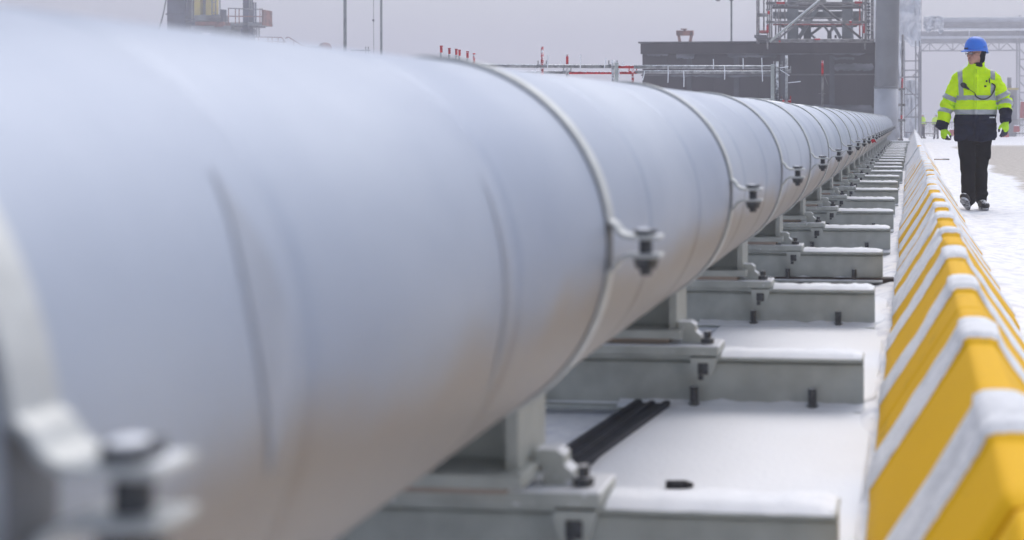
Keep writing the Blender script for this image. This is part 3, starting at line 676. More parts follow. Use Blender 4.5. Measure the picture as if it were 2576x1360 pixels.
for yy in (45, 90, 130, 285, 525, 165, 215, 265, 345, 395, 450):
    for x in (548, 1803, 1850, 1895):
        if yy in (45, 285, 525) or x > 1840 or yy == 130:
            q = MB(); p = PP(F4, x, yy, YF - .02); q.box(p, (.11, .12, .07), bev=.01); part(q, 'coupler', [M['tube_far'] if x != 1850 else M['tube_dark']], tw)
tr = thing('steel_trestle', 'grey steel trestle with crossed braces standing inside the scaffold', 'trestle', (P(2060, 300, 53).x, 53.5, P(2060, 104, 53).z))
def trb(a, b, w, mt='trestle', Y=53.2, d=.3):
    p0, p1 = PP(F4, *a, Y), PP(F4, *b, Y); q = MB(); v = p1 - p0; L_ = v.length; an = math.atan2(v.x, v.z)
    q.box((0, 0, 0), (w, d, L_), rot=Matrix.Rotation(an, 3, 'Y')); mid = (p0 + p1) / 2; q.v = [(x + mid.x, y + mid.y, z + mid.z) for x, y, z in q.v]
    part(q, 'member', [M[mt]], tr)
trb((873, 540), (873, -260), .42); trb((1577, 540), (1577, -260), .42); trb((1640, 540), (1610, -260), .1, 'trestle_dark', 54)
trb((1060, 540), (1060, 60), .28, 'trestle', 54.2)
trb((950, 495), (1225, 60), .13); trb((1235, 60), (1490, 495), .13, 'trestle', 53.0); trb((965, 350), (1160, 495), .08, 'trestle', 53.5); trb((1100, 450), (1235, 350), .08, 'trestle', 53.8)
trb((1345, 500), (1345, 400), .16, 'trestle', 54); trb((1345, 430), (1270, 330), .09, 'trestle', 54.1); trb((1345, 430), (1410, 330), .09, 'trestle', 54.2)
def trh(x0, x1, y0, y1, mt, Y): 
    a, b = PP(F4, x0, y0, Y), PP(F4, x1, y1, Y); q = MB(); q.box(((a.x + b.x) / 2, Y, (a.z + b.z) / 2), (abs(a.x - b.x), .3, abs(a.z - b.z))); part(q, 'cross_beam', [M[mt]], tr)
trh(620, 1760, 66, 100, 'trestle_dark', 53.6); trh(620, 1760, 160, 235, 'trestle', 54.4); trh(700, 1700, 330, 350, 'trestle_dark', 54.5); trh(900, 1300, 10, 60, 'trestle', 54.6); trh(820, 1700, -140, -60, 'trestle', 54)
trh(940, 1510, 112, 128, 'trestle', 54.6); trh(1650, 1760, 240, 330, 'trestle', 54.8)
q = MB(); q.tube([PP(F4, 1424, 497, 52.4), PP(F4, 1424, 455, 52.4)], .045, 10)
part(q, 'bollard', [M['black']], tr)

# ---------------------------------------------------------------- lamp posts, hopper
def lamppost(px, Y, r, label, ytop=-120, lamp=False, pale=False):
    p = P(px, 300, Y); t = P(px, ytop, Y)
    rt = thing('lamp_post', label, 'lamp post', (p.x, Y, gh(p.x, Y)))
    q = MB(); q.tube([(p.x, Y, gh(p.x, Y)), (t.x, Y, t.z)], r, 12, r1=r * .85); part(q, 'pole', [M['pole']], rt)
    if lamp:
        e = P(px - 20, -18, Y); q = MB(); q.tube([P(px, 6, Y), P(px, -22, Y), e], r * .6, 10); part(q, 'arm', [M['pole']], rt)
        e = P(px - 34, -4, Y); q = MB(); q.ell((e.x, Y, e.z), (.16, .2, .16), 14, 8); q.tube([e, P(px - 20, -18, Y)], r * .7, 8); part(q, 'lamp_head', [M['tube_dark']], rt)
        q = MB(); c_ = P(px, 3, Y); q.cyl((c_.x, Y, c_.z), r * 1.7, .14, 12); part(q, 'collar', [M['tube_dark']], rt)
    else:
        q = MB(); q.tube([(t.x, Y, t.z - .1), (t.x - .9, Y, t.z + .1)], r * .5, 8); part(q, 'arm', [M['pole']], rt)
        q = MB(); q.box((t.x - 1.1, Y, t.z + .1), (.6, .22, .12), bev=.03); part(q, 'lamp_head', [M['pole']], rt)
lamppost(868, 62, .085, 'grey pole rising beyond the pipe, thicker left one of the pair')
lamppost(959, 70, .07, 'thinner grey pole rising beyond the pipe, right one of the pair')
lamppost(1840, 66, .055, 'slim grey lamp post with a round lamp on a short arm above the black building', -22, True)
mw = thing('stay_wire', 'thin hanging wire with a small dark ball between the two grey poles', 'wire', (P(939, 300, 66).x, 66, 0))
q = MB(); q.tube([P(939, -120, 66), P(941, 300, 66)], .014, 6); part(q, 'wire', [M['pole']], mw)
q = MB(); p = P(939, 51, 66); q.ell(p, (.06, .06, .09), 10, 8); part(q, 'ball', [M['tube_dark']], mw)
hp = thing('hopper_frame', 'small brown tapering frame like a lantern standing behind the black building', 'hopper', (P(1724, 300, 80).x, 80, 0))
def hbar(a, b, w, name='frame_bar', mt='brown'):
    p0, p1 = PP(F3, *a, 80), PP(F3, *b, 80); q = MB(); v = p1 - p0; q.box((0, 0, 0), (w, .3, v.length), rot=Matrix.Rotation(math.atan2(v.x, v.z), 3, 'Y')); mid = (p0 + p1) / 2
    q.v = [(x + mid.x, y + mid.y, z + mid.z) for x, y, z in q.v]; part(q, name, [M[mt]], hp)
hbar((497, 300), (520, 430), .14); hbar((628, 300), (605, 430), .14); hbar((483, 313), (640, 313), .30, 'lintel'); hbar((560, 300), (560, 272), .12, 'cap_post'); hbar((525, 276), (577, 276), .06, 'cap'); hbar((520, 430), (520, 1200), .14, 'leg'); hbar((605, 430), (605, 1200), .14, 'leg')

# ---------------------------------------------------------------- rig far left
YG = 92.0
rg = thing('loading_tower', 'hazy dark and yellow machinery tower with a caged platform beyond the pipeline', 'loading tower', (P(540, 300, YG).x, YG, 0))
def rb(x0, y0, x1, y1, mt, name, Y=YG, d=1.0):
    a, b = PP(F1, x0, y0, Y), PP(F1, x1, y1, Y); q = MB(); q.box(((a.x + b.x) / 2, Y + d / 2, (a.z + b.z) / 2), (abs(a.x - b.x), d, abs(a.z - b.z)), bev=.03); return part(q, name, [M[mt]], rg)
def rt_(pts, r, mt, name='tube', Y=YG): q = MB(); q.tube([PP(F1, x, y, Y) for x, y in pts], r, 8); return part(q, name, [M[mt]], rg)
rb(158, -200, 330, 1250, 'hull', 'main_leg', d=2.4); rb(335, -200, 350, 140, 'hull', 'side_rail', YG + .3, .2); rt_([(350, -200), (352, 110), (340, 150)], .09, 'hull', 'cable')
rb(412, -200, 470, 150, 'yellow_far', 'mast', d=1); rb(520, -200, 578, 150, 'yellow_far', 'mast', d=1); rb(470, -200, 520, 170, 'trestle', 'mast_core', YG + .4)
rb(410, 140, 660, 195, 'trestle', 'winch_deck', d=1.2); rb(420, 205, 600, 240, 'brown', 'skid', d=1.4); rb(600, 205, 690, 262, 'brown', 'skid', d=1.2); rb(380, 245, 760, 290, 'trestle', 'deck', d=2.4); rb(560, 288, 756, 420, 'trestle', 'deck_house', YG + .5, 2)
q = MB(); p = PP(F1, 590, 176, YG - .3); q.ell(p, (.55, .4, .18), 16, 8); part(q, 'drum', [M['trestle_dark']], rg)
rb(652, 90, 686, 205, 'hull', 'control_box', d=.5); rt_([(686, 105), (708, 108)], .05, 'hull')
rb(868, -200, 922, 340, 'hull', 'mast_post', d=.7); rb(845, 270, 935, 330, 'hull', 'post_base', d=.9)
rb(752, 212, 1054, 240, 'trestle', 'cage_floor', d=1.6); rb(790, 240, 1010, 256, 'trestle_dark', 'cage_floor', YG + .2, 1.2); rb(846, 335, 930, 1250, 'hull', 'post_foot', d=.9)
for x in (735, 800, 835, 1050, 1030): rt_([(x, 80), (x, 225)], .035, 'brown', 'cage_post')
for x in (972, 990): rt_([(x, 25), (x, 220)], .05, 'hull', 'cage_post')
rt_([(730, 80), (1055, 92)], .04, 'trestle', 'cage_rail'); rt_([(730, 155), (1055, 158)], .04, 'brown', 'cage_rail'); rb(1045, 92, 1060, 240, 'brown', 'cage_panel', d=1.4)
for x in (615, 655, 580, 395, 930, 950): rt_([(x, -200), (x, 200 if x < 700 else 90)], .045, 'trestle', 'guide_pipe')
for y in (-40, 10, 50): rt_([(925, y), (952, y)], .03, 'trestle', 'ladder_rung')
for y in (25, 120): rt_([(580, y), (618, y)], .03, 'trestle', 'ladder_rung')
for x in (975, 1000, 1022): rt_([(x, 262), (x, 350)], .05, 'trestle', 'hanger')
rt_([(330, 188), (420, 186)], .05, 'hull', 'strut'); rt_([(335, 215), (420, 222)], .05, 'hull', 'strut')
rt_([(152, -10), (125, 130), (92, 250), (70, 330)], .05, 'pole', 'stay_cable'); rt_([(150, 136), (330, 132)], .06, 'hull', 'strut')
hr = thing('stair_handrail', 'hazy brown handrail sloping down to the right above the pipeline', 'handrail', (P(720, 300, YG).x, YG, 0))
def hrt(pts, r=.04): q = MB(); q.tube([PP(F1, x, y, YG + 3) for x, y in pts], r, 8); part(q, 'rail', [M['brown']], hr)
hrt([(740, 345), (1060, 352), (1235, 355), (1270, 405)]); hrt([(1080, 395), (1260, 400)]); hrt([(1270, 362), (1290, 352), (1305, 355), (1420, 430), (1500, 470), (1700, 600)])
for x, y0, y1 in ((1015, 355, 480), (1105, 352, 480), (1145, 352, 480), (1200, 355, 480), (1250, 380, 480), (1345, 390, 520)): hrt([(x, y0), (x, y1)], .035)
dm = thing('dome_tank', 'small hazy domed tank just showing above the pipeline', 'tank', (P(818, 300, YG).x, YG, 0))
p = PP(F1, 1640, 440, YG); q = MB(); q.loft([(p.x, YG, 0, .45, .45), (p.x, YG, p.z, .45, .45), (p.x, YG, p.z + .2, .33, .33), (p.x, YG, p.z + .28, .1, .1)], 20); part(q, 'shell', [M['brown']], dm)
a = PP(F1, 1560, 445, YG); q = MB(); q.box((a.x, YG, a.z / 2), (.9, 1, a.z)); part(q, 'housing', [M['trestle']], dm)
ff = thing('low_fence', 'faint low fence showing over the pipe between the poles', 'fence', (P(900, 300, 75).x, 75, 0))
q = MB(); q.tube([PP(F1, 1880, 478, 75), PP(F1, 2060, 478, 75)], .04, 8); part(q, 'rail', [M['pole']], ff)
for x in (1900, 2020, 2045): q = MB(); q.tube([PP(F1, x, 440 if x > 2000 else 470, 75), PP(F1, x, 1000, 75)], .035, 8); part(q, 'post', [M['pole']], ff)

# ---------------------------------------------------------------- pipe bridge, right background
YP = 150.0
gt = thing('pipe_bridge', 'pale hazy pipe bridge of lagged pipes on trussed scaffold legs in the fog', 'pipe bridge', (P(2440, 300, YP).x, YP, 0))
def gb(x0, y0, x1, y1, mt, name, Y=YP, d=2.0):
    a, b = PP(C4, x0, y0, Y), PP(C4, x1, y1, Y); q = MB(); q.box(((a.x + b.x) / 2, Y + d / 2, (a.z + b.z) / 2), (abs(a.x - b.x), d, abs(a.z - b.z))); return part(q, name, [M[mt]], gt)
def gtube(pts, r, mt, name, Y=YP): q = MB(); q.tube([PP(C4, x, y, Y) for x, y in pts], r, 16 if r > .2 else 8); return part(q, name, [M[mt]], gt)
def s4(px_, Y=YP): return px_ * .259 / F * Y      # size in metres of a C4 pixel length
gtube([(640, 205), (1900, 190)], s4(32), 'white_far', 'lagged_pipe'); gtube([(640, 252), (1900, 248)], s4(26), 'gantry', 'lagged_pipe', YP - .5); gtube([(640, 285), (1900, 290)], s4(10), 'frost', 'snow_ledge', YP - .8)
gb(440, 308, 1900, 352, 'gantry', 'girder', d=.5); gb(440, 355, 1900, 372, 'white_far', 'deck_edge', YP - .2, 2.6); gb(440, 375, 1900, 412, 'gantry', 'deck'); 
gtube([(440, 497), (1395, 492)], s4(6), 'gantry', 'truss_chord'); gtube([(440, 418), (1900, 410)], s4(5), 'gantry', 'truss_chord')
xs_ = list(range(455, 1400, 75))
for i in range(len(xs_) - 1):
    gtube([(xs_[i], 420 if i % 2 else 496), (xs_[i + 1], 496 if i % 2 else 420)], s4(5), 'gantry', 'truss_web')
    if i % 3 == 0: gtube([(xs_[i + 1], 420), (xs_[i + 1], 496)], s4(5), 'gantry', 'truss_post')
for x in (1378, 1402): gtube([(x, 200), (x, 1345)], s4(8), 'gantry', 'leg')
for x in (432, 446): gtube([(x, 0 if x > 440 else 400), (x, 1345)], s4(6), 'gantry', 'leg')
for k in range(5):
    y = 470 + k * 160; gtube([(1400, y), (1500, y + 110)], s4(6), 'gantry', 'brace'); gtube([(1400, y + 110), (1520, y + 110)], s4(6), 'gantry', 'brace')
gtube([(915, 200), (915, 400)], s4(7), 'white_far', 'railing_post'); gtube([(460, 228), (1900, 222)], s4(4), 'gantry', 'hand_rail', YP - 1); gtube([(1405, 150), (1405, 400)], s4(7), 'gantry', 'railing_post')
st_ = thing('scaffold_stair', 'pale scaffold stair tower under plastic sheeting left of the walking man', 'scaffold', (P(2300, 300, 84).x, 84, gh(2, 84)))
def sb(pts, r, mt, name, Y=84): q = MB(); q.tube([PP(C4, x, y, Y) for x, y in pts], r, 8); return part(q, name, [M[mt]], st_)
for x in (285, 395, 432): sb([(x, 400), (x, 1330)], .04, 'gantry', 'standard')
for y in (595, 685, 750, 920, 1140, 1290): sb([(285, y), (432, y)], .04, 'gantry', 'ledger')
for a, b in (((290, 850), (420, 960)), ((360, 750), (430, 680)), ((240, 755), (432, 755)), ((300, 1140), (425, 1010)), ((400, 520), (438, 600))): sb([a, b], .035, 'gantry', 'brace')
q = MB(); a, b = PP(C4, 400, 505, 84), PP(C4, 440, 1330, 84); q.box(((a.x + b.x) / 2 + .1, 84.5, (a.z + b.z) / 2), (.22, .1, a.z - b.z)); part(q, 'side_panel', [M['gantry']], st_)
def drape(conv, x0, y0, x1, y1, Y, label, seed, jag=0, name='plastic_sheeting'):
    k1, k2 = 22, 26; vs = []
    for i in range(k1 + 1):
        for j in range(k2 + 1):
            u, v = i / k1, j / k2; x = x0 + (x1 - x0) * u + 12 * nz(u * 2, v * 3, seed, 2); y = y0 + (y1 - y0) * v
            if v > .7: y += jag * (v - .7) / .3 * (nz(u * 4, seed, 1, 1.3) + (u - .3) * 1.0)
            p = PP(conv, x, y, Y); vs.append((p.x, Y + .5 * nz(u * 4, v * 5, seed, 1.2) + .18 * nz(u * 9, v * 14, seed, 1.5), p.z))
    m_ = MB(); m_.add(vs, [[i * (k2 + 1) + j, (i + 1) * (k2 + 1) + j, (i + 1) * (k2 + 1) + j + 1, i * (k2 + 1) + j + 1] for i in range(k1) for j in range(k2)], 0, True)
    o = m_.build(name, M['sheet']); sm = o.modifiers.new('s', 'SOLIDIFY'); sm.thickness = .02
    tag(o, label, 'sheeting'); return o
drape(C4, 205, -60, 445, 410, 90, 'crumpled white plastic sheeting hanging high beside the grey column', 1, 60)
drape(C4, 470, 160, 665, 300, 108, 'bundle of white plastic wrapped round the end of the bridge pipes', 4, 30)
drape(C4, 285, 780, 425, 1345, 86, 'white tarpaulin covering the bottom of the scaffold stair', 8)
drape(C4, 200, 415, 275, 1345, 92, 'pale tarpaulin strip hanging behind the red scaffold pole', 12)
pl = thing('scaffold_pole', 'red and grey scaffold pole with cross brackets right of the column', 'scaffold pole', (P(2269, 300, 50).x, 50, 0))
q = MB(); zs = [(88, 190, 1), (190, 222, 0), (222, 240, 0), (240, 285, 0)]
pA = [P(2271, 88, 50), P(2270, 195, 50), P(2269, 225, 50), P(2268, 290, 50), P(2268, 300, 50), P(2267, 352, 50)]
for i in range(5): q.tube([pA[i], pA[i + 1]], .042, 10, m=1 if i in (1, 3) else 0)
part(q, 'pole', [M['tube_far'], M['red']], pl)
for y in (225, 265, 303.5):
    q = MB(); q.tube([P(2255, y, 50), P(2277, y - .5, 50)], .05, 10); part(q, 'bracket', [M['tube_far']], pl)
q = MB(); q.tube([P(2240, 352, 49), P(2272, 352.5, 49)], .05, 10); part(q, 'foot_tube', [M['tube_far']], pl)
cr_ = thing('pallet_stack', 'low grey stack of boards on the snow beyond the last beam', 'boards', (-.35, 44.6, 0))
for i in range(3):
    q = MB(); q.box((-.35, 44.6, .05 + i * .085), (.9, .5, .06), bev=.01); part(q, 'board', [M['steel_snow']], cr_)

# ---------------------------------------------------------------- far ground clutter
YW = 90
def far_fence(x0, x1, y0, y1, Y, label, mt='tube_far', nb=9):
    f = thing('pedestrian_fence', label, 'fence', (PP(C4, x0, y0, Y).x, Y, gh(2, Y)))
    for y in (y0, y1): q = MB(); q.tube([PP(C4, x0, y, Y), PP(C4, x1, y, Y)], .035, 8); part(q, 'rail', [M[mt]], f)
    for i in range(nb): x = x0 + (x1 - x0) * i / (nb - 1); q = MB(); q.tube([PP(C4, x, y0, Y), PP(C4, x, y1 + 30, Y)], .022, 6); part(q, 'bar', [M[mt]], f)
far_fence(485, 600, 1192, 1300, YW, 'faint grey steel fence standing between the two distant workers')
far_fence(725, 790, 1190, 1300, YW, 'faint steel fence just right of the distant workers, half behind the walking man', nb=5)
far_fence(1330, 1447, 1165, 1300, YW + 6, 'faint steel fence in the fog behind the right glove of the walking man')
def pblock(x0, x1, y0, y1, Y, label, mt='fence_red'):
    a, b = PP(C4, x0, y0, Y), PP(C4, x1, y1, Y); w = b.x - a.x; h = a.z - b.z; cx_ = (a.x + b.x) / 2; r_ = thing('plastic_barrier', label, 'barrier', (cx_, Y, b.z))
    q = MB(); q.prism([(cx_ - w / 2, b.z), (cx_ + w / 2, b.z), (cx_ + w / 2, b.z + h * .35), (cx_ + w * .42, b.z + h), (cx_ - w * .42, b.z + h), (cx_ - w / 2, b.z + h * .35)], Y - .12, Y + .12, 'y'); part(q, 'body', [M[mt]], r_)
    q = MB(); q.box((cx_, Y, b.z + h + .02), (w * .86, .26, .05), bev=.01); part(q, 'snow_cap', [M['snow']], r_)
pblock(718, 780, 1262, 1322, 74, 'hazy red plastic road barrier left of the walking man')
pblock(1345, 1405, 1225, 1285, 78, 'hazy red plastic barrier low at the right edge of the photo')
pblock(1235, 1300, 1290, 1335, 76, 'low red barrier on the snow under the right glove of the walking man')
pblock(1408, 1500, 990, 1150, 90, 'tall dull red box standing in the fog at the right edge')
sh_ = thing('site_hut', 'dull olive machine hut with a thin chimney in the fog behind the right arm', 'hut', (PP(C4, 1330, 870, 98).x, 98, gh(2, 98)))
a, b = PP(C4, 1290, 872, 98), PP(C4, 1372, 1330, 98); q = MB(); q.box(((a.x + b.x) / 2, 98.5, (a.z + b.z) / 2), (b.x - a.x, 1, a.z - b.z)); part(q, 'wall', [M['gantry']], sh_)
q = MB(); q.box(((a.x + b.x) / 2, 98.4, a.z + .04), (b.x - a.x + .3, 1.4, .12), bev=.02); part(q, 'roof', [M['yellow_far']], sh_)
q = MB(); q.tube([PP(C4, 1304, 870, 98.3), PP(C4, 1304, 755, 98.3)], .16, 10); part(q, 'chimney', [M['gantry']], sh_)
a, b = PP(C4, 1300, 930, 98), PP(C4, 1345, 1050, 98); q = MB(); q.box(((a.x + b.x) / 2, 97.96, (a.z + b.z) / 2), (b.x - a.x, .06, a.z - b.z)); part(q, 'window', [M['trestle_dark']], sh_)

# ---------------------------------------------------------------- the walking worker
def limb(mb, pts, rs, n=18):
    mb.tube(pts, rs, n)
    for p, r in zip(pts, rs): mb.ell(p, (r, r, r), n, 10)
WX, WY = P(2453, 300, 14.6).x, 14.6
man = thing('person', 'man in yellow and navy jacket and blue helmet walking beside the barriers, looking left', 'person', (WX, WY, gh(WX, WY) - .0))
YJ = lambda x, z: 0
shL, elL, wrL = Vector((-.175, .0, 1.405)), Vector((-.288, .02, 1.14)), Vector((-.352, -.03, .905))
shR, elR, wrR = Vector((.185, .0, 1.415)), Vector((.318, .03, 1.16)), Vector((.315, -.10, .975))
# body under the clothes (one mesh: head, neck, trunk, legs)
HY = R(-48); HM = Matrix.Rotation(HY, 3, 'Z'); HC = Vector((.003, .0, 1.660))
def H(x, y, z): return HC + HM @ Vector((x, y, z))
bm_ = MB()
bm_.ell(H(0, .010, .035), (.076, .096, .095), 24, 16, rot=HM); bm_.ell(H(0, -.018, -.035), (.068, .072, .082), 24, 14, rot=HM)
bm_.ell(H(0, -.052, -.085), (.036, .034, .030), 16, 10, rot=HM); bm_.ell(H(0, -.030, -.070), (.055, .050, .040), 16, 10, rot=HM)
bm_.tube([H(0, -.088, .022), H(0, -.100, .0), H(0, -.112, -.020)], [.009, .011, .014], 10); bm_.ell(H(0, -.108, -.022), (.017, .013, .011), 12, 8, rot=HM)
bm_.ell(H(0, -.080, .032), (.048, .014, .010), 14, 8, rot=HM)
for s in (-1, 1): bm_.ell(H(s * .038, -.062, -.010), (.022, .022, .018), 12, 8, rot=HM)
bm_.ell(H(0, -.086, -.048), (.026, .012, .013), 12, 8, rot=HM)
bm_.tube([(.01, .02, 1.45), (.012, .015, 1.62)], [.062, .055], 18)
bm_.loft([(0, .01, .80, .14, .10), (0, .01, .95, .16, .11), (0, 0, 1.15, .16, .10), (0, 0, 1.35, .17, .10), (0, .01, 1.46, .13, .08), (0, .01, 1.52, .06, .055)])
limb(bm_, [(-.09, 0, .84), (-.088, -.07, .45), (-.085, -.10, .12)], [.085, .055, .042]); limb(bm_, [(.075, 0, .84), (.07, .06, .45), (.072, .10, .12)], [.085, .055, .042])
limb(bm_, [shL, elL, wrL], [.05, .042, .03]); limb(bm_, [shR, elR, wrR], [.05, .042, .03])
body = from_mesh('body', remeshed(bm_, .0055, 4), M['skin'], man)
fm = MB(); 
for s in (-1, 1): fm.ell(H(s * .030, -.078, .008), (.012, .008, .006), 10, 8, rot=HM, m=0); fm.ell(H(s * .030, -.085, .008), (.005, .003, .005), 8, 6, rot=HM, m=1)
fm.build('eyes', [M['eyew'], M['black']], man)
fm = MB(); fm.tube([H(-.022, -.0905, -.047), H(-.008, -.0975, -.0445), H(0, -.098, -.046), H(.008, -.0975, -.0445), H(.022, -.0905, -.047)], [.002, .004, .0042, .004, .002], 8)
fm.build('lips', M['lip'], man)
fm = MB()
for s in (-1, 1): fm.tube([H(s * .015, -.092, .026), H(s * .030, -.093, .031), H(s * .046, -.084, .027)], [.003, .004, .002], 6)
fm.build('eyebrows', M['knit'], man)
# glasses
gl = MB()
for s in (-1, 1):
    pts = [H(s * .034 + .021 * cos(t), -.108 + .010 * (cos(t) * s > .3), .006 + .013 * sin(t)) for t in [2 * pi * i / 14 for i in range(15)]]; gl.tube(pts, .0013, 6)
    gl.tube([H(s * .057, -.100, .012), H(s * .074, -.05, .012), H(s * .080, .01, .010)], .002, 6)
gl.tube([H(-.011, -.110, .010), H(.011, -.110, .010)], .002, 6); G = gl.build('glasses', M['black'], man)
ln = MB()
for s in (-1, 1): ln.add([H(s * .034 + .0205 * cos(t), -.108 + .010 * (cos(t) * s > .3), .006 + .0125 * sin(t)) for t in [2 * pi * i / 14 for i in range(14)]], [list(range(14))])
ln.build('lenses', M['lens'], G, fix=False)
# balaclava / knitted hood around ears, nape and chin
kb = MB(); kb.ell(H(0, .044, .020), (.083, .080, .096), 24, 16, rot=HM); kb.ell(H(0, .052, -.035), (.074, .062, .085), 24, 12, rot=HM); kb.ell(H(.03 * -0, .045, -.08), (.062, .05, .06), 20, 10, rot=HM)
kb.ell(H(0, -.02, .075), (.082, .085, .055), 24, 12, rot=HM)
for s in (-1, 1): kb.ell(H(s * .062, .036, -.012), (.020, .034, .052), 14, 10, rot=HM)
from_mesh('knitted_hood', remeshed(kb, .006, 3, lambda c: .002 * nz(c.x, c.y, c.z, 40)), M['knit'], man)
nb_ = MB(); nb_.loft([(.012, .012, 1.50, .086, .082), (.012, .010, 1.545, .080, .076), (.012, .008, 1.572, .074, .070)], 28); from_mesh('neck_gaiter', remeshed(nb_, .007, 2), M['knit'], man)
# helmet
def helmet(parent, mtl, Hf, HMf, sc=1, detail=True):
    h = MB(); rings = 14; n = 40; vs = []
    for i in range(rings + 1):
        t = i / rings; ph = t * pi / 2
        for j in range(n):
            a = 2 * pi * j / n; rx = .108 * cos(ph) ** .62; ry = .140 * cos(ph) ** .66
            z = .040 + .142 * sin(ph) ** 1.05
            x = rx * cos(a); y = ry * sin(a) + .010
            z += -.016 * max(0, y / .14) * (1 - t)                       # dips at the nape
            z += .006 * math.exp(-(x / .028) ** 2) * (sin(ph) ** .5) * (t > .15)      # centre ridge
            if .12 < t < .32: x *= .985; y *= .985
            vs.append(Hf(x * sc, y * sc, z * sc))
    fs = [[i * n + j, i * n + (j + 1) % n, (i + 1) * n + (j + 1) % n, (i + 1) * n + j] for i in range(rings) for j in range(n)]
    h.add(vs, fs, 0, True); sh2 = h.build('helmet', mtl, parent); so = sh2.modifiers.new('s', 'SOLIDIFY'); so.thickness = .004; so.offset = 1
    b = MB(); vs = []; n = 48
    for k_, (e, dz) in enumerate(((0, .006), (.5, .003), (1, -.004), (1, -.009), (0, -.004))):
        for j in range(n):
            a = 2 * pi * j / n; fr = max(0, -sin(a)); ext = .010 + .050 * fr ** 2.2
            x = (.108 + ext * .35 * e + .004) * cos(a); y = (.140 + ext * e + .003) * sin(a) + .010
            z = .040 + dz - .016 * max(0, y / .14) - .010 * fr ** 2 * e
            vs.append(Hf(x * sc, y * sc, z * sc))
    fs = [[i * n + j, i * n + (j + 1) % n, ((i + 1) % 5) * n + (j + 1) % n, ((i + 1) % 5) * n + j] for i in range(5) for j in range(n)]
    b.add(vs, fs, 0, True); b.build('brim', mtl, sh2)
    if detail:
        g_ = MB(); c = Hf(.022, -.138, .056); 
        for s_, xx in ((1, .03),):
            g_.box(Hf(.0, -.137, .060), (.058, .006, .014), rot=HMf, bev=.002)
        g_.build('helmet_badge', M['black'], sh2)
        v_ = MB()
        for s_ in (-1, 1): v_.box(Hf(s_ * .104, .030, .075), (.008, .034, .006), rot=HMf, bev=.001)
        v_.build('vent_slot', M['black'], sh2)
        rr_ = MB()
        pts = [Hf(.040 * cos(0), -.10 + .2 * i / 10, .040 + .142 * sqrt(max(0, 1 - ((-.10 + .2 * i / 10) / .15) ** 2)) ** 1.0 * .955) for i in range(11)]
        for s_ in (-1, 1):
            pts = []
            for i in range(13):
                yy = -.095 + .21 * i / 12; q_ = 1 - ((yy - .01) / .142) ** 2 - (.045 / .110) ** 2
                pts.append(Hf(s_ * .045, yy, .040 + .145 * max(.05, q_) ** .42))
            rr_.tube(pts, .0035, 6)
        rr_.build('helmet_rib', mtl, sh2)
    return sh2
helmet(man, M['helmet'], H, HM)
# jacket
def jz(z, tab):
    for (z0, *a), (z1, *b) in zip(tab, tab[1:]):
        if z <= z1: t = max(0, (z - z0) / (z1 - z0)); return [p + (q - p) * t for p, q in zip(a, b)]
    return list(tab[-1][1:])
JT = [(.735, .004, .222, .140), (.85, .004, .226, .142), (1.0, .006, .230, .145), (1.1, .006, .222, .142), (1.2, .006, .214, .138), (1.32, .006, .212, .132), (1.41, .006, .190, .112), (1.465, .006, .155, .095), (1.50, .008, .135, .088), (1.525, .010, .100, .084)]
jb = MB(); jb.loft([(cx_, .01, z, rx, ry, .85 if z < 1.4 else 1) for z, cx_, rx, ry in JT], 40)
k0 = len(jb.v); jb.loft([(.010, .010, 1.47, .115, .096), (.012, .010, 1.50, .100, .090), (.012, .014, 1.535, .092, .084), (.014, .020, 1.575, .090, .082)], 30)
jb.v[k0:] = [(x, y, z + (y * .28 if z > 1.49 else 0)) for x, y, z in jb.v[k0:]]
limb(jb, [shL, shL.lerp(elL, .5), elL, elL.lerp(wrL, .55), wrL], [.070, .076, .077, .073, .062]); limb(jb, [shR, shR.lerp(elR, .5), elR, elR.lerp(wrR, .6), wrR], [.074, .079, .080, .070, .058])
jb.ell((-.12, .0, 1.44), (.10, .08, .055), 20, 10); jb.ell((.13, .0, 1.45), (.10, .08, .055), 20, 10)
jb.tube([(.0, -.135, .75), (.0, -.14, 1.0), (.0, -.132, 1.25), (.004, -.112, 1.42), (.008, -.085, 1.50)], .022, 8)     # placket
def arm_s(c, sh, el, wr):
    """distance to the arm and position along it"""
    best = None; l1 = (el - sh).length
    for a, b, o in ((sh, el, 0), (el, wr, l1)):
        d = b - a; t = (c - a).dot(d) / d.length_squared; tt = max(0, min(1, t)) if not (b is wr) else max(0, min(1.3, t)); q = (c - (a + d * tt)).length
        if best is None or q < best[0]: best = (q, o + d.length * tt)
    return best
def wrinkle(c):
    dL = arm_s(c, shL, elL, wrL); dR = arm_s(c, shR, elR, wrR); arm = max(0, 1 - min(dL[0], dR[0]) / .1)
    w = .0055 * nz(c.x * .8, c.y, c.z * 1.7, 8) + .004 * nz(c.x, c.y * .6, c.z * 2.4, 15)
    s = dL[1] if dL[0] < dR[0] else dR[1]
    if min(dL[0], dR[0]) < .1 and abs(c.x) > .2: w += .006 * sin(s * 62 + 4 * nz(c.x, c.y, c.z, 7)) * math.exp(-((s - .31) / .13) ** 2)
    w += .005 * sin(c.x * 26 + 3 * nz(0, 0, c.z, 3)) * math.exp(-((c.z - .76) / .16) ** 2) * (abs(c.x) < .26)
    w += .006 * nz(c.x * .6, 0, c.z, 13) * math.exp(-((c.z - 1.0) / .10) ** 2)
    return w * 1.9
jm = remeshed(jb, .0052, 4, wrinkle)
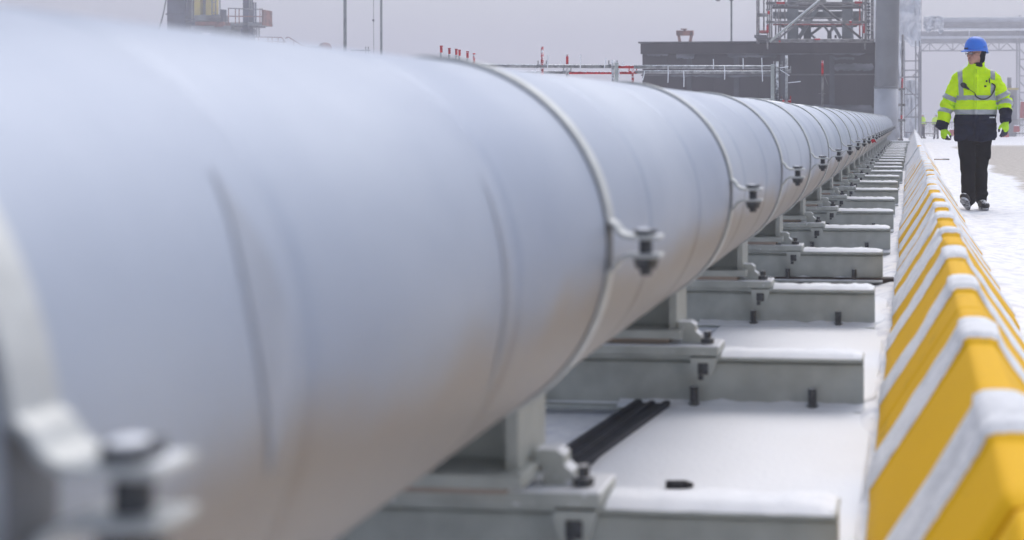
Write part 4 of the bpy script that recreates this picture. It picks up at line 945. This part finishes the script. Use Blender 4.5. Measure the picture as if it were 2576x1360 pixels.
def jclass(c):
    """0 yellow, 1 navy, 2 silver"""
    dL = arm_s(c, shL, elL, wrL); dR = arm_s(c, shR, elR, wrR)
    for sg, (d, s), (b1, b2, cf) in ((-1, dL, (.225, .385, .505)), (1, dR, (.215, .340, .425))):
        torso = abs(c.x - .005) < (.205 if c.z > 1.12 else .232)
        if c.x * sg > 0 and d < .11 and not torso:
            if abs(s - b1) < .025 or abs(s - b2) < .024: return 2
            if s > cf: return 1
            return 0
    if c.z < 1.018: return 1
    if c.z < 1.068: return 2
    if 1.170 < c.z < 1.218: return 2
    if c.z >= 1.218 and abs(c.x - .183) < .024 and c.z < 1.56: return 2
    if c.z >= 1.218 and abs(c.x + .165 + (1.5 - c.z) * -.06) < .024 and c.z < 1.56: return 2
    return 0
cls = [jclass(p.center) for p in jm.polygons]
jk = from_mesh('jacket', jm, [M['hivis'], M['navy']], man)
tape = MB()
for p, c in zip(jm.polygons, cls):
    p.material_index = 1 if c == 1 else 0
idx = {}; 
for p, c in zip(jm.polygons, cls):
    if c == 2:
        f = []
        for vi in p.vertices:
            if vi not in idx: v = jm.vertices[vi]; idx[vi] = len(tape.v); tape.v.append(tuple(v.co + v.normal * .0022))
            f.append(idx[vi])
        tape.f.append(f); tape.m.append(0); tape.smooth.append(True)
tape.build('reflective_tape', M['silver'], jk, fix=False)
def front(x, z, off=.0):
    a = jz(z, JT); u = min(.95, abs((x - a[0]) / a[1])); return Vector((x, .01 - a[2] * (1 - u ** 2.4) ** .42 - .004 - off, z))
q = MB(); q.box(front(-.145, .945, .001), (.13, .010, .055), bev=.004, rot=Matrix.Rotation(R(-8), 3, 'Z')); q.box(front(.150, .945, .001), (.13, .010, .055), bev=.004, rot=Matrix.Rotation(R(8), 3, 'Z')); q.build('pocket_flap', M['navy'], jk)
q = MB(); q.box(front(.175, .985, .010), (.058, .004, .014), rot=Matrix.Rotation(R(12), 3, 'Z')); q.build('woven_label', M['frost'], jk)
lt = MB()
for i in range(5): lt.box(front(.157 + i * .010, .985, .0128), (.004, .002, .008), rot=Matrix.Rotation(R(12), 3, 'Z'))
lt.build('label_print', M['black'], jk)
q = MB(); q.tube([(.004, -.160, 1.03), (.004, -.160, 1.24), (.006, -.142, 1.38), (.010, -.112, 1.50)], .0018, 6); q.build('seam', mat('seam_shadow_thread', (.30, .50, .0), .8), jk)
# cuffs: slightly wider navy tubes
for a, b, r in ((elL, wrL, .067), (elR, wrR, .062)):
    d = (b - a).normalized(); q = MB(); q.tube([b - d * .035, b + d * .035], [r, r + .001], 22); q.build('cuff', M['navy'], jk)
# radio, microphone, cord
rd = thing('radio_handset', 'black radio microphone on a coiled cord clipped across the chest of the yellow jacket', 'radio', (WX, WY, 0))
def C5(x, y): return ((x - 385) / 687, (1325 - y) / 687)
def onj(x, y, off): a, b = C5(x, y); return front(a, b, off)
q = MB(); rot_ = Matrix.Rotation(R(30), 3, 'Y'); q.ell(onj(298, 413, .022), (.036, .018, .028), 20, 12, rot=rot_); q.tube([onj(312, 425, .022), onj(338, 444, .018)], [.018, .008], 12); q.build('microphone', M['black'], rd)
pts = [onj(338, 444, .016), onj(355, 455, .022), onj(378, 472, .030), onj(382, 488, .032), onj(398, 503, .026), onj(420, 513, .02), onj(445, 515, .02), onj(470, 508, .02), onj(495, 490, .02), onj(512, 465, .02), onj(524, 440, .018), onj(528, 420, .016), onj(520, 408, .014), onj(505, 398, .012)]
# smooth the path
def cat(pts, k=6):
    out = []
    for i in range(len(pts) - 1):
        p0, p1, p2, p3 = pts[max(0, i - 1)], pts[i], pts[i + 1], pts[min(len(pts) - 1, i + 2)]
        for j in range(k): t = j / k; out.append(.5 * ((2 * p1) + (p2 - p0) * t + (2 * p0 - 5 * p1 + 4 * p2 - p3) * t * t + (3 * p1 - p0 - 3 * p2 + p3) * t ** 3))
    return out + [pts[-1]]
path_ = cat(pts, 12); q = MB(); q.tube(path_[:30], .0035, 8); q.tube(path_[28:], [.0065 + .0022 * sin(i * 2.1) for i in range(len(path_[28:]))], 10); q.build('coiled_cord', M['black'], rd)
q = MB(); q.box(onj(500, 385, .008), (.11, .02, .040), rot=Matrix.Rotation(R(12), 3, 'Y') @ Matrix.Rotation(R(14), 3, 'Z'), bev=.005); q.build('pocket_loop', M['hivis'], jk)
q = MB(); q.box(onj(485, 380, .022), (.012, .012, .052), rot=Matrix.Rotation(R(-4), 3, 'Y'), bev=.002); q.box(onj(523, 387, .020), (.022, .006, .018), rot=Matrix.Rotation(R(16), 3, 'Z'), bev=.002); q.box(onj(464, 383, .018), (.018, .006, .020), bev=.002)
q.box(onj(455, 420, .003), (.026, .006, .018), bev=.002); q.build('radio_clip', M['black'], rd)
# trousers
tb_ = MB()
kL, aL = Vector((-.080, -.09, .47)), Vector((-.078, -.12, .095)); kR, aR = Vector((.064, .05, .47)), Vector((.066, .09, .095))
limb(tb_, [Vector((-.095, 0, .80)), Vector((-.092, -.04, .64)), kL, (kL + aL) / 2, aL + Vector((0, 0, .02))], [.100, .095, .082, .076, .075])
limb(tb_, [Vector((.085, 0, .80)), Vector((.076, .02, .64)), kR, (kR + aR) / 2, aR + Vector((0, 0, .02))], [.098, .091, .078, .071, .071])
tb_.loft([(-.005, 0, .70, .17, .10), (-.003, 0, .85, .175, .11), (-.003, 0, .92, .17, .11)], 30); tb_.box((.150, .02, .615), (.035, .13, .16), bev=.012)
def twr(c): return .007 * nz(c.x, c.y, c.z * 1.5, 8) + .008 * sin(c.z * 55 + 5 * nz(c.x, c.y, c.z, 6)) * (math.exp(-((c.z - .12) / .10) ** 2) + .5 * math.exp(-((c.z - .46) / .08) ** 2))
from_mesh('trousers', remeshed(tb_, .009, 3, twr), M['trouser'], man)
# boots: heel down, left toe lifted showing a snow-caked sole
def boot(base, yaw, pitch, label=None):
    """base = heel contact point"""
    Mx = Matrix.Rotation(yaw, 3, 'Z') @ Matrix.Rotation(pitch, 3, 'X'); T = lambda x, y, z: base + Mx @ Vector((x, y, z))
    b = MB()
    b.ell(T(0, -.215, .045), (.050, .075, .042), 20, 12, rot=Mx); b.ell(T(0, -.13, .055), (.045, .10, .048), 20, 12, rot=Mx); b.ell(T(0, -.035, .060), (.040, .050, .055), 20, 12, rot=Mx)
    b.tube([T(0, -.055, .06), base + Vector((0, -.0, .17))], [.045, .052], 18)
    o = from_mesh('boot', remeshed(b, .007, 2), M['boot'], man)
    s = MB(); prof = []
    for i in range(28):
        t = 2 * pi * i / 28; yy = -.135 - .155 * cos(t); wd = .048 if yy < -.14 else .040; wd *= (1.06 if yy < -.17 else .96)
        prof.append((wd * sin(t), yy))
    vs = [T(x, y, .0) for x, y in prof] + [T(x * 1.03, y * 1.0, .022) for x, y in prof]; n = 28
    s.add(vs, [[i, (i + 1) % n, n + (i + 1) % n, n + i] for i in range(n)] + [list(range(n)), list(range(2 * n - 1, n - 1, -1))]); s.build('boot_sole', M['sole'], o)
boot(Vector((-.075, -.09, .004)), R(-16), R(-27)); boot(Vector((.062, .12, .004)), R(10), R(0))
# gloves
def glove(wr, dr, side, fn, curl, parent=None):
    """palm plus four fingers and a thumb; dr = hand direction, side = thumb direction, fn = back-of-hand normal"""
    dr = dr.normalized(); side = (side - dr * side.dot(dr)).normalized(); fn = dr.cross(side).normalized() * (1 if dr.cross(side).dot(fn) > 0 else -1)
    T = lambda a, b, c: wr + dr * a + side * b + fn * c
    bk = MB(); Rm = Matrix((side, dr, fn)).transposed()
    bk.ell(T(.050, 0, 0), (.044, .054, .020), 18, 12, rot=Rm); bk.tube([T(-.03, 0, 0), T(.03, 0, 0)], [.031, .034], 16)
    fi = MB()
    for k, (b, l, r) in enumerate(((.030, .070, .0105), (.010, .078, .011), (-.010, .072, .0105), (-.030, .058, .0095))):
        p = T(.082, b, 0); pts = [p]; ang = R(12); c = curl * (.9 + .12 * k)
        for sgm in (.45, .32, .23):
            ang += c; d = dr * cos(ang) - fn * sin(ang) + side * (b * 1.5); pts.append(pts[-1] + d.normalized() * l * sgm * 1.1)
        fi.tube(pts, [r * 1.1, r, r * .95, r * .8], 10)
        for p_, rr_ in zip(pts, (r * 1.1, r, r * .95, r * .8)): fi.ell(p_, (rr_,) * 3, 10, 8)
        bk.tube([T(.05, b * .9, .002), p], [r, r * 1.15], 8)
    tpts = [T(.020, .030, -.004), T(.048, .055, -.012), T(.075, .060, -.026), T(.095, .052, -.040)]
    fi.tube(tpts[1:], [.0135, .0125, .010], 10); bk.tube(tpts[:3], [.017, .0145, .0135], 10)
    for p_, rr_ in zip(tpts[1:], (.0135, .0125, .010)): fi.ell(p_, (rr_,) * 3, 10, 8)
    g_ = from_mesh('glove', remeshed(bk, .0035, 2), M['glovey'], man)
    from_mesh('fingers', remeshed(fi, .0032, 1), M['gloven'], g_)
    return g_
glove(wrL + Vector((.015, -.01, -.045)), Vector((.12, -.10, -1)), Vector((.8, -.6, .1)), Vector((-.75, -.6, 0)), R(34))
glove(wrR + Vector((.0, -.012, -.045)), Vector((-.06, -.18, -1)), Vector((-.85, -.5, 0)), Vector((.1, -1, .1)), R(15))

# ---------------------------------------------------------------- distant workers
def far_worker(px, pyfoot, Y, label, lean=0, face=0):
    p = P(px, pyfoot, Y); r = thing('person', label, 'person', (p.x, Y, gh(p.x, Y)))
    b = MB(); b.ell((0, 0, 1.62), (.085, .1, .12), 12, 10); b.tube([(0, 0, 1.4), (0, 0, 1.6)], .06, 10); b.loft([(0, 0, .85, .15, .11), (0, 0, 1.1, .15, .11), (0, 0, 1.4, .18, .11), (0, 0, 1.48, .1, .08)], 14)
    limb(b, [(-.09, 0, .85), (-.11, -.03, .45), (-.11, .03, .08)], [.09, .07, .05], 10); limb(b, [(.09, 0, .85), (.12, .03, .45), (.13, -.02, .08)], [.09, .07, .05], 10)
    limb(b, [(-.19, 0, 1.4), (-.25, .02, 1.15), (-.18, -.14, .98)], [.055, .045, .035], 10); limb(b, [(.19, 0, 1.4), (.26, .02, 1.15), (.2, -.12, 1.0)], [.055, .045, .035], 10)
    from_mesh('body', remeshed(b, .02, 2), M['skin'], r)
    j = MB(); j.loft([(0, 0, .95, .20, .15), (0, 0, 1.2, .21, .155), (0, 0, 1.42, .21, .14), (0, 0, 1.52, .1, .09)], 16); limb(j, [(-.19, 0, 1.4), (-.26, .02, 1.15), (-.2, -.10, 1.0)], [.08, .075, .06], 10); limb(j, [(.19, 0, 1.4), (.27, .02, 1.15), (.21, -.1, 1.02)], [.08, .075, .06], 10)
    jm_ = remeshed(j, .02, 2); o = from_mesh('jacket', jm_, [M['hivis'], M['navy'], M['silver']], r)
    for f in jm_.polygons: z = f.center.z; f.material_index = 2 if 1.10 < z < 1.17 else (1 if z < 1.03 else 0)
    t = MB(); limb(t, [(-.09, 0, .88), (-.11, -.03, .45), (-.11, .03, .1)], [.11, .085, .075], 10); limb(t, [(.09, 0, .88), (.12, .03, .45), (.13, -.02, .1)], [.11, .085, .075], 10); from_mesh('trousers', remeshed(t, .02, 2), M['navy'], r)
    for x, y in ((-.11, 0), (.13, -.05)):
        t = MB(); t.ell((x, y - .05, .045), (.055, .13, .05), 10, 8); t.build('boot', M['trouser'], r)
    h0 = lambda x, y, z: Vector((x, y, z + 1.62)); helmet(r, M['frost'], h0, Matrix.Identity(3), 1.05, False)
    r.rotation_euler.z = face
    return r
far_worker(2321, 345, 95, 'distant worker in yellow jacket and white helmet in the fog, beside the scaffold stair', face=R(50))
far_worker(2355, 345, 93, 'distant worker in yellow top in the fog, just left of the walking man', face=R(-160))

# ---------------------------------------------------------------- haze
q = MB(); q.box((0, 280, 19.0), (700, 720, 42.0))
hz = q.build('haze', []); struct(hz, 'stuff')
mv = bpy.data.materials.new('haze'); mv.use_nodes = True; N = mv.node_tree.nodes; N.clear()
out = N.new('ShaderNodeOutputMaterial'); pv = N.new('ShaderNodeVolumePrincipled'); pv.inputs['Color'].default_value = (.545, .545, .595, 1); pv.inputs['Density'].default_value = HAZE
pv.inputs['Anisotropy'].default_value = 0.25; mv.node_tree.links.new(pv.outputs[0], out.inputs['Volume']); hz.data.materials.append(mv)
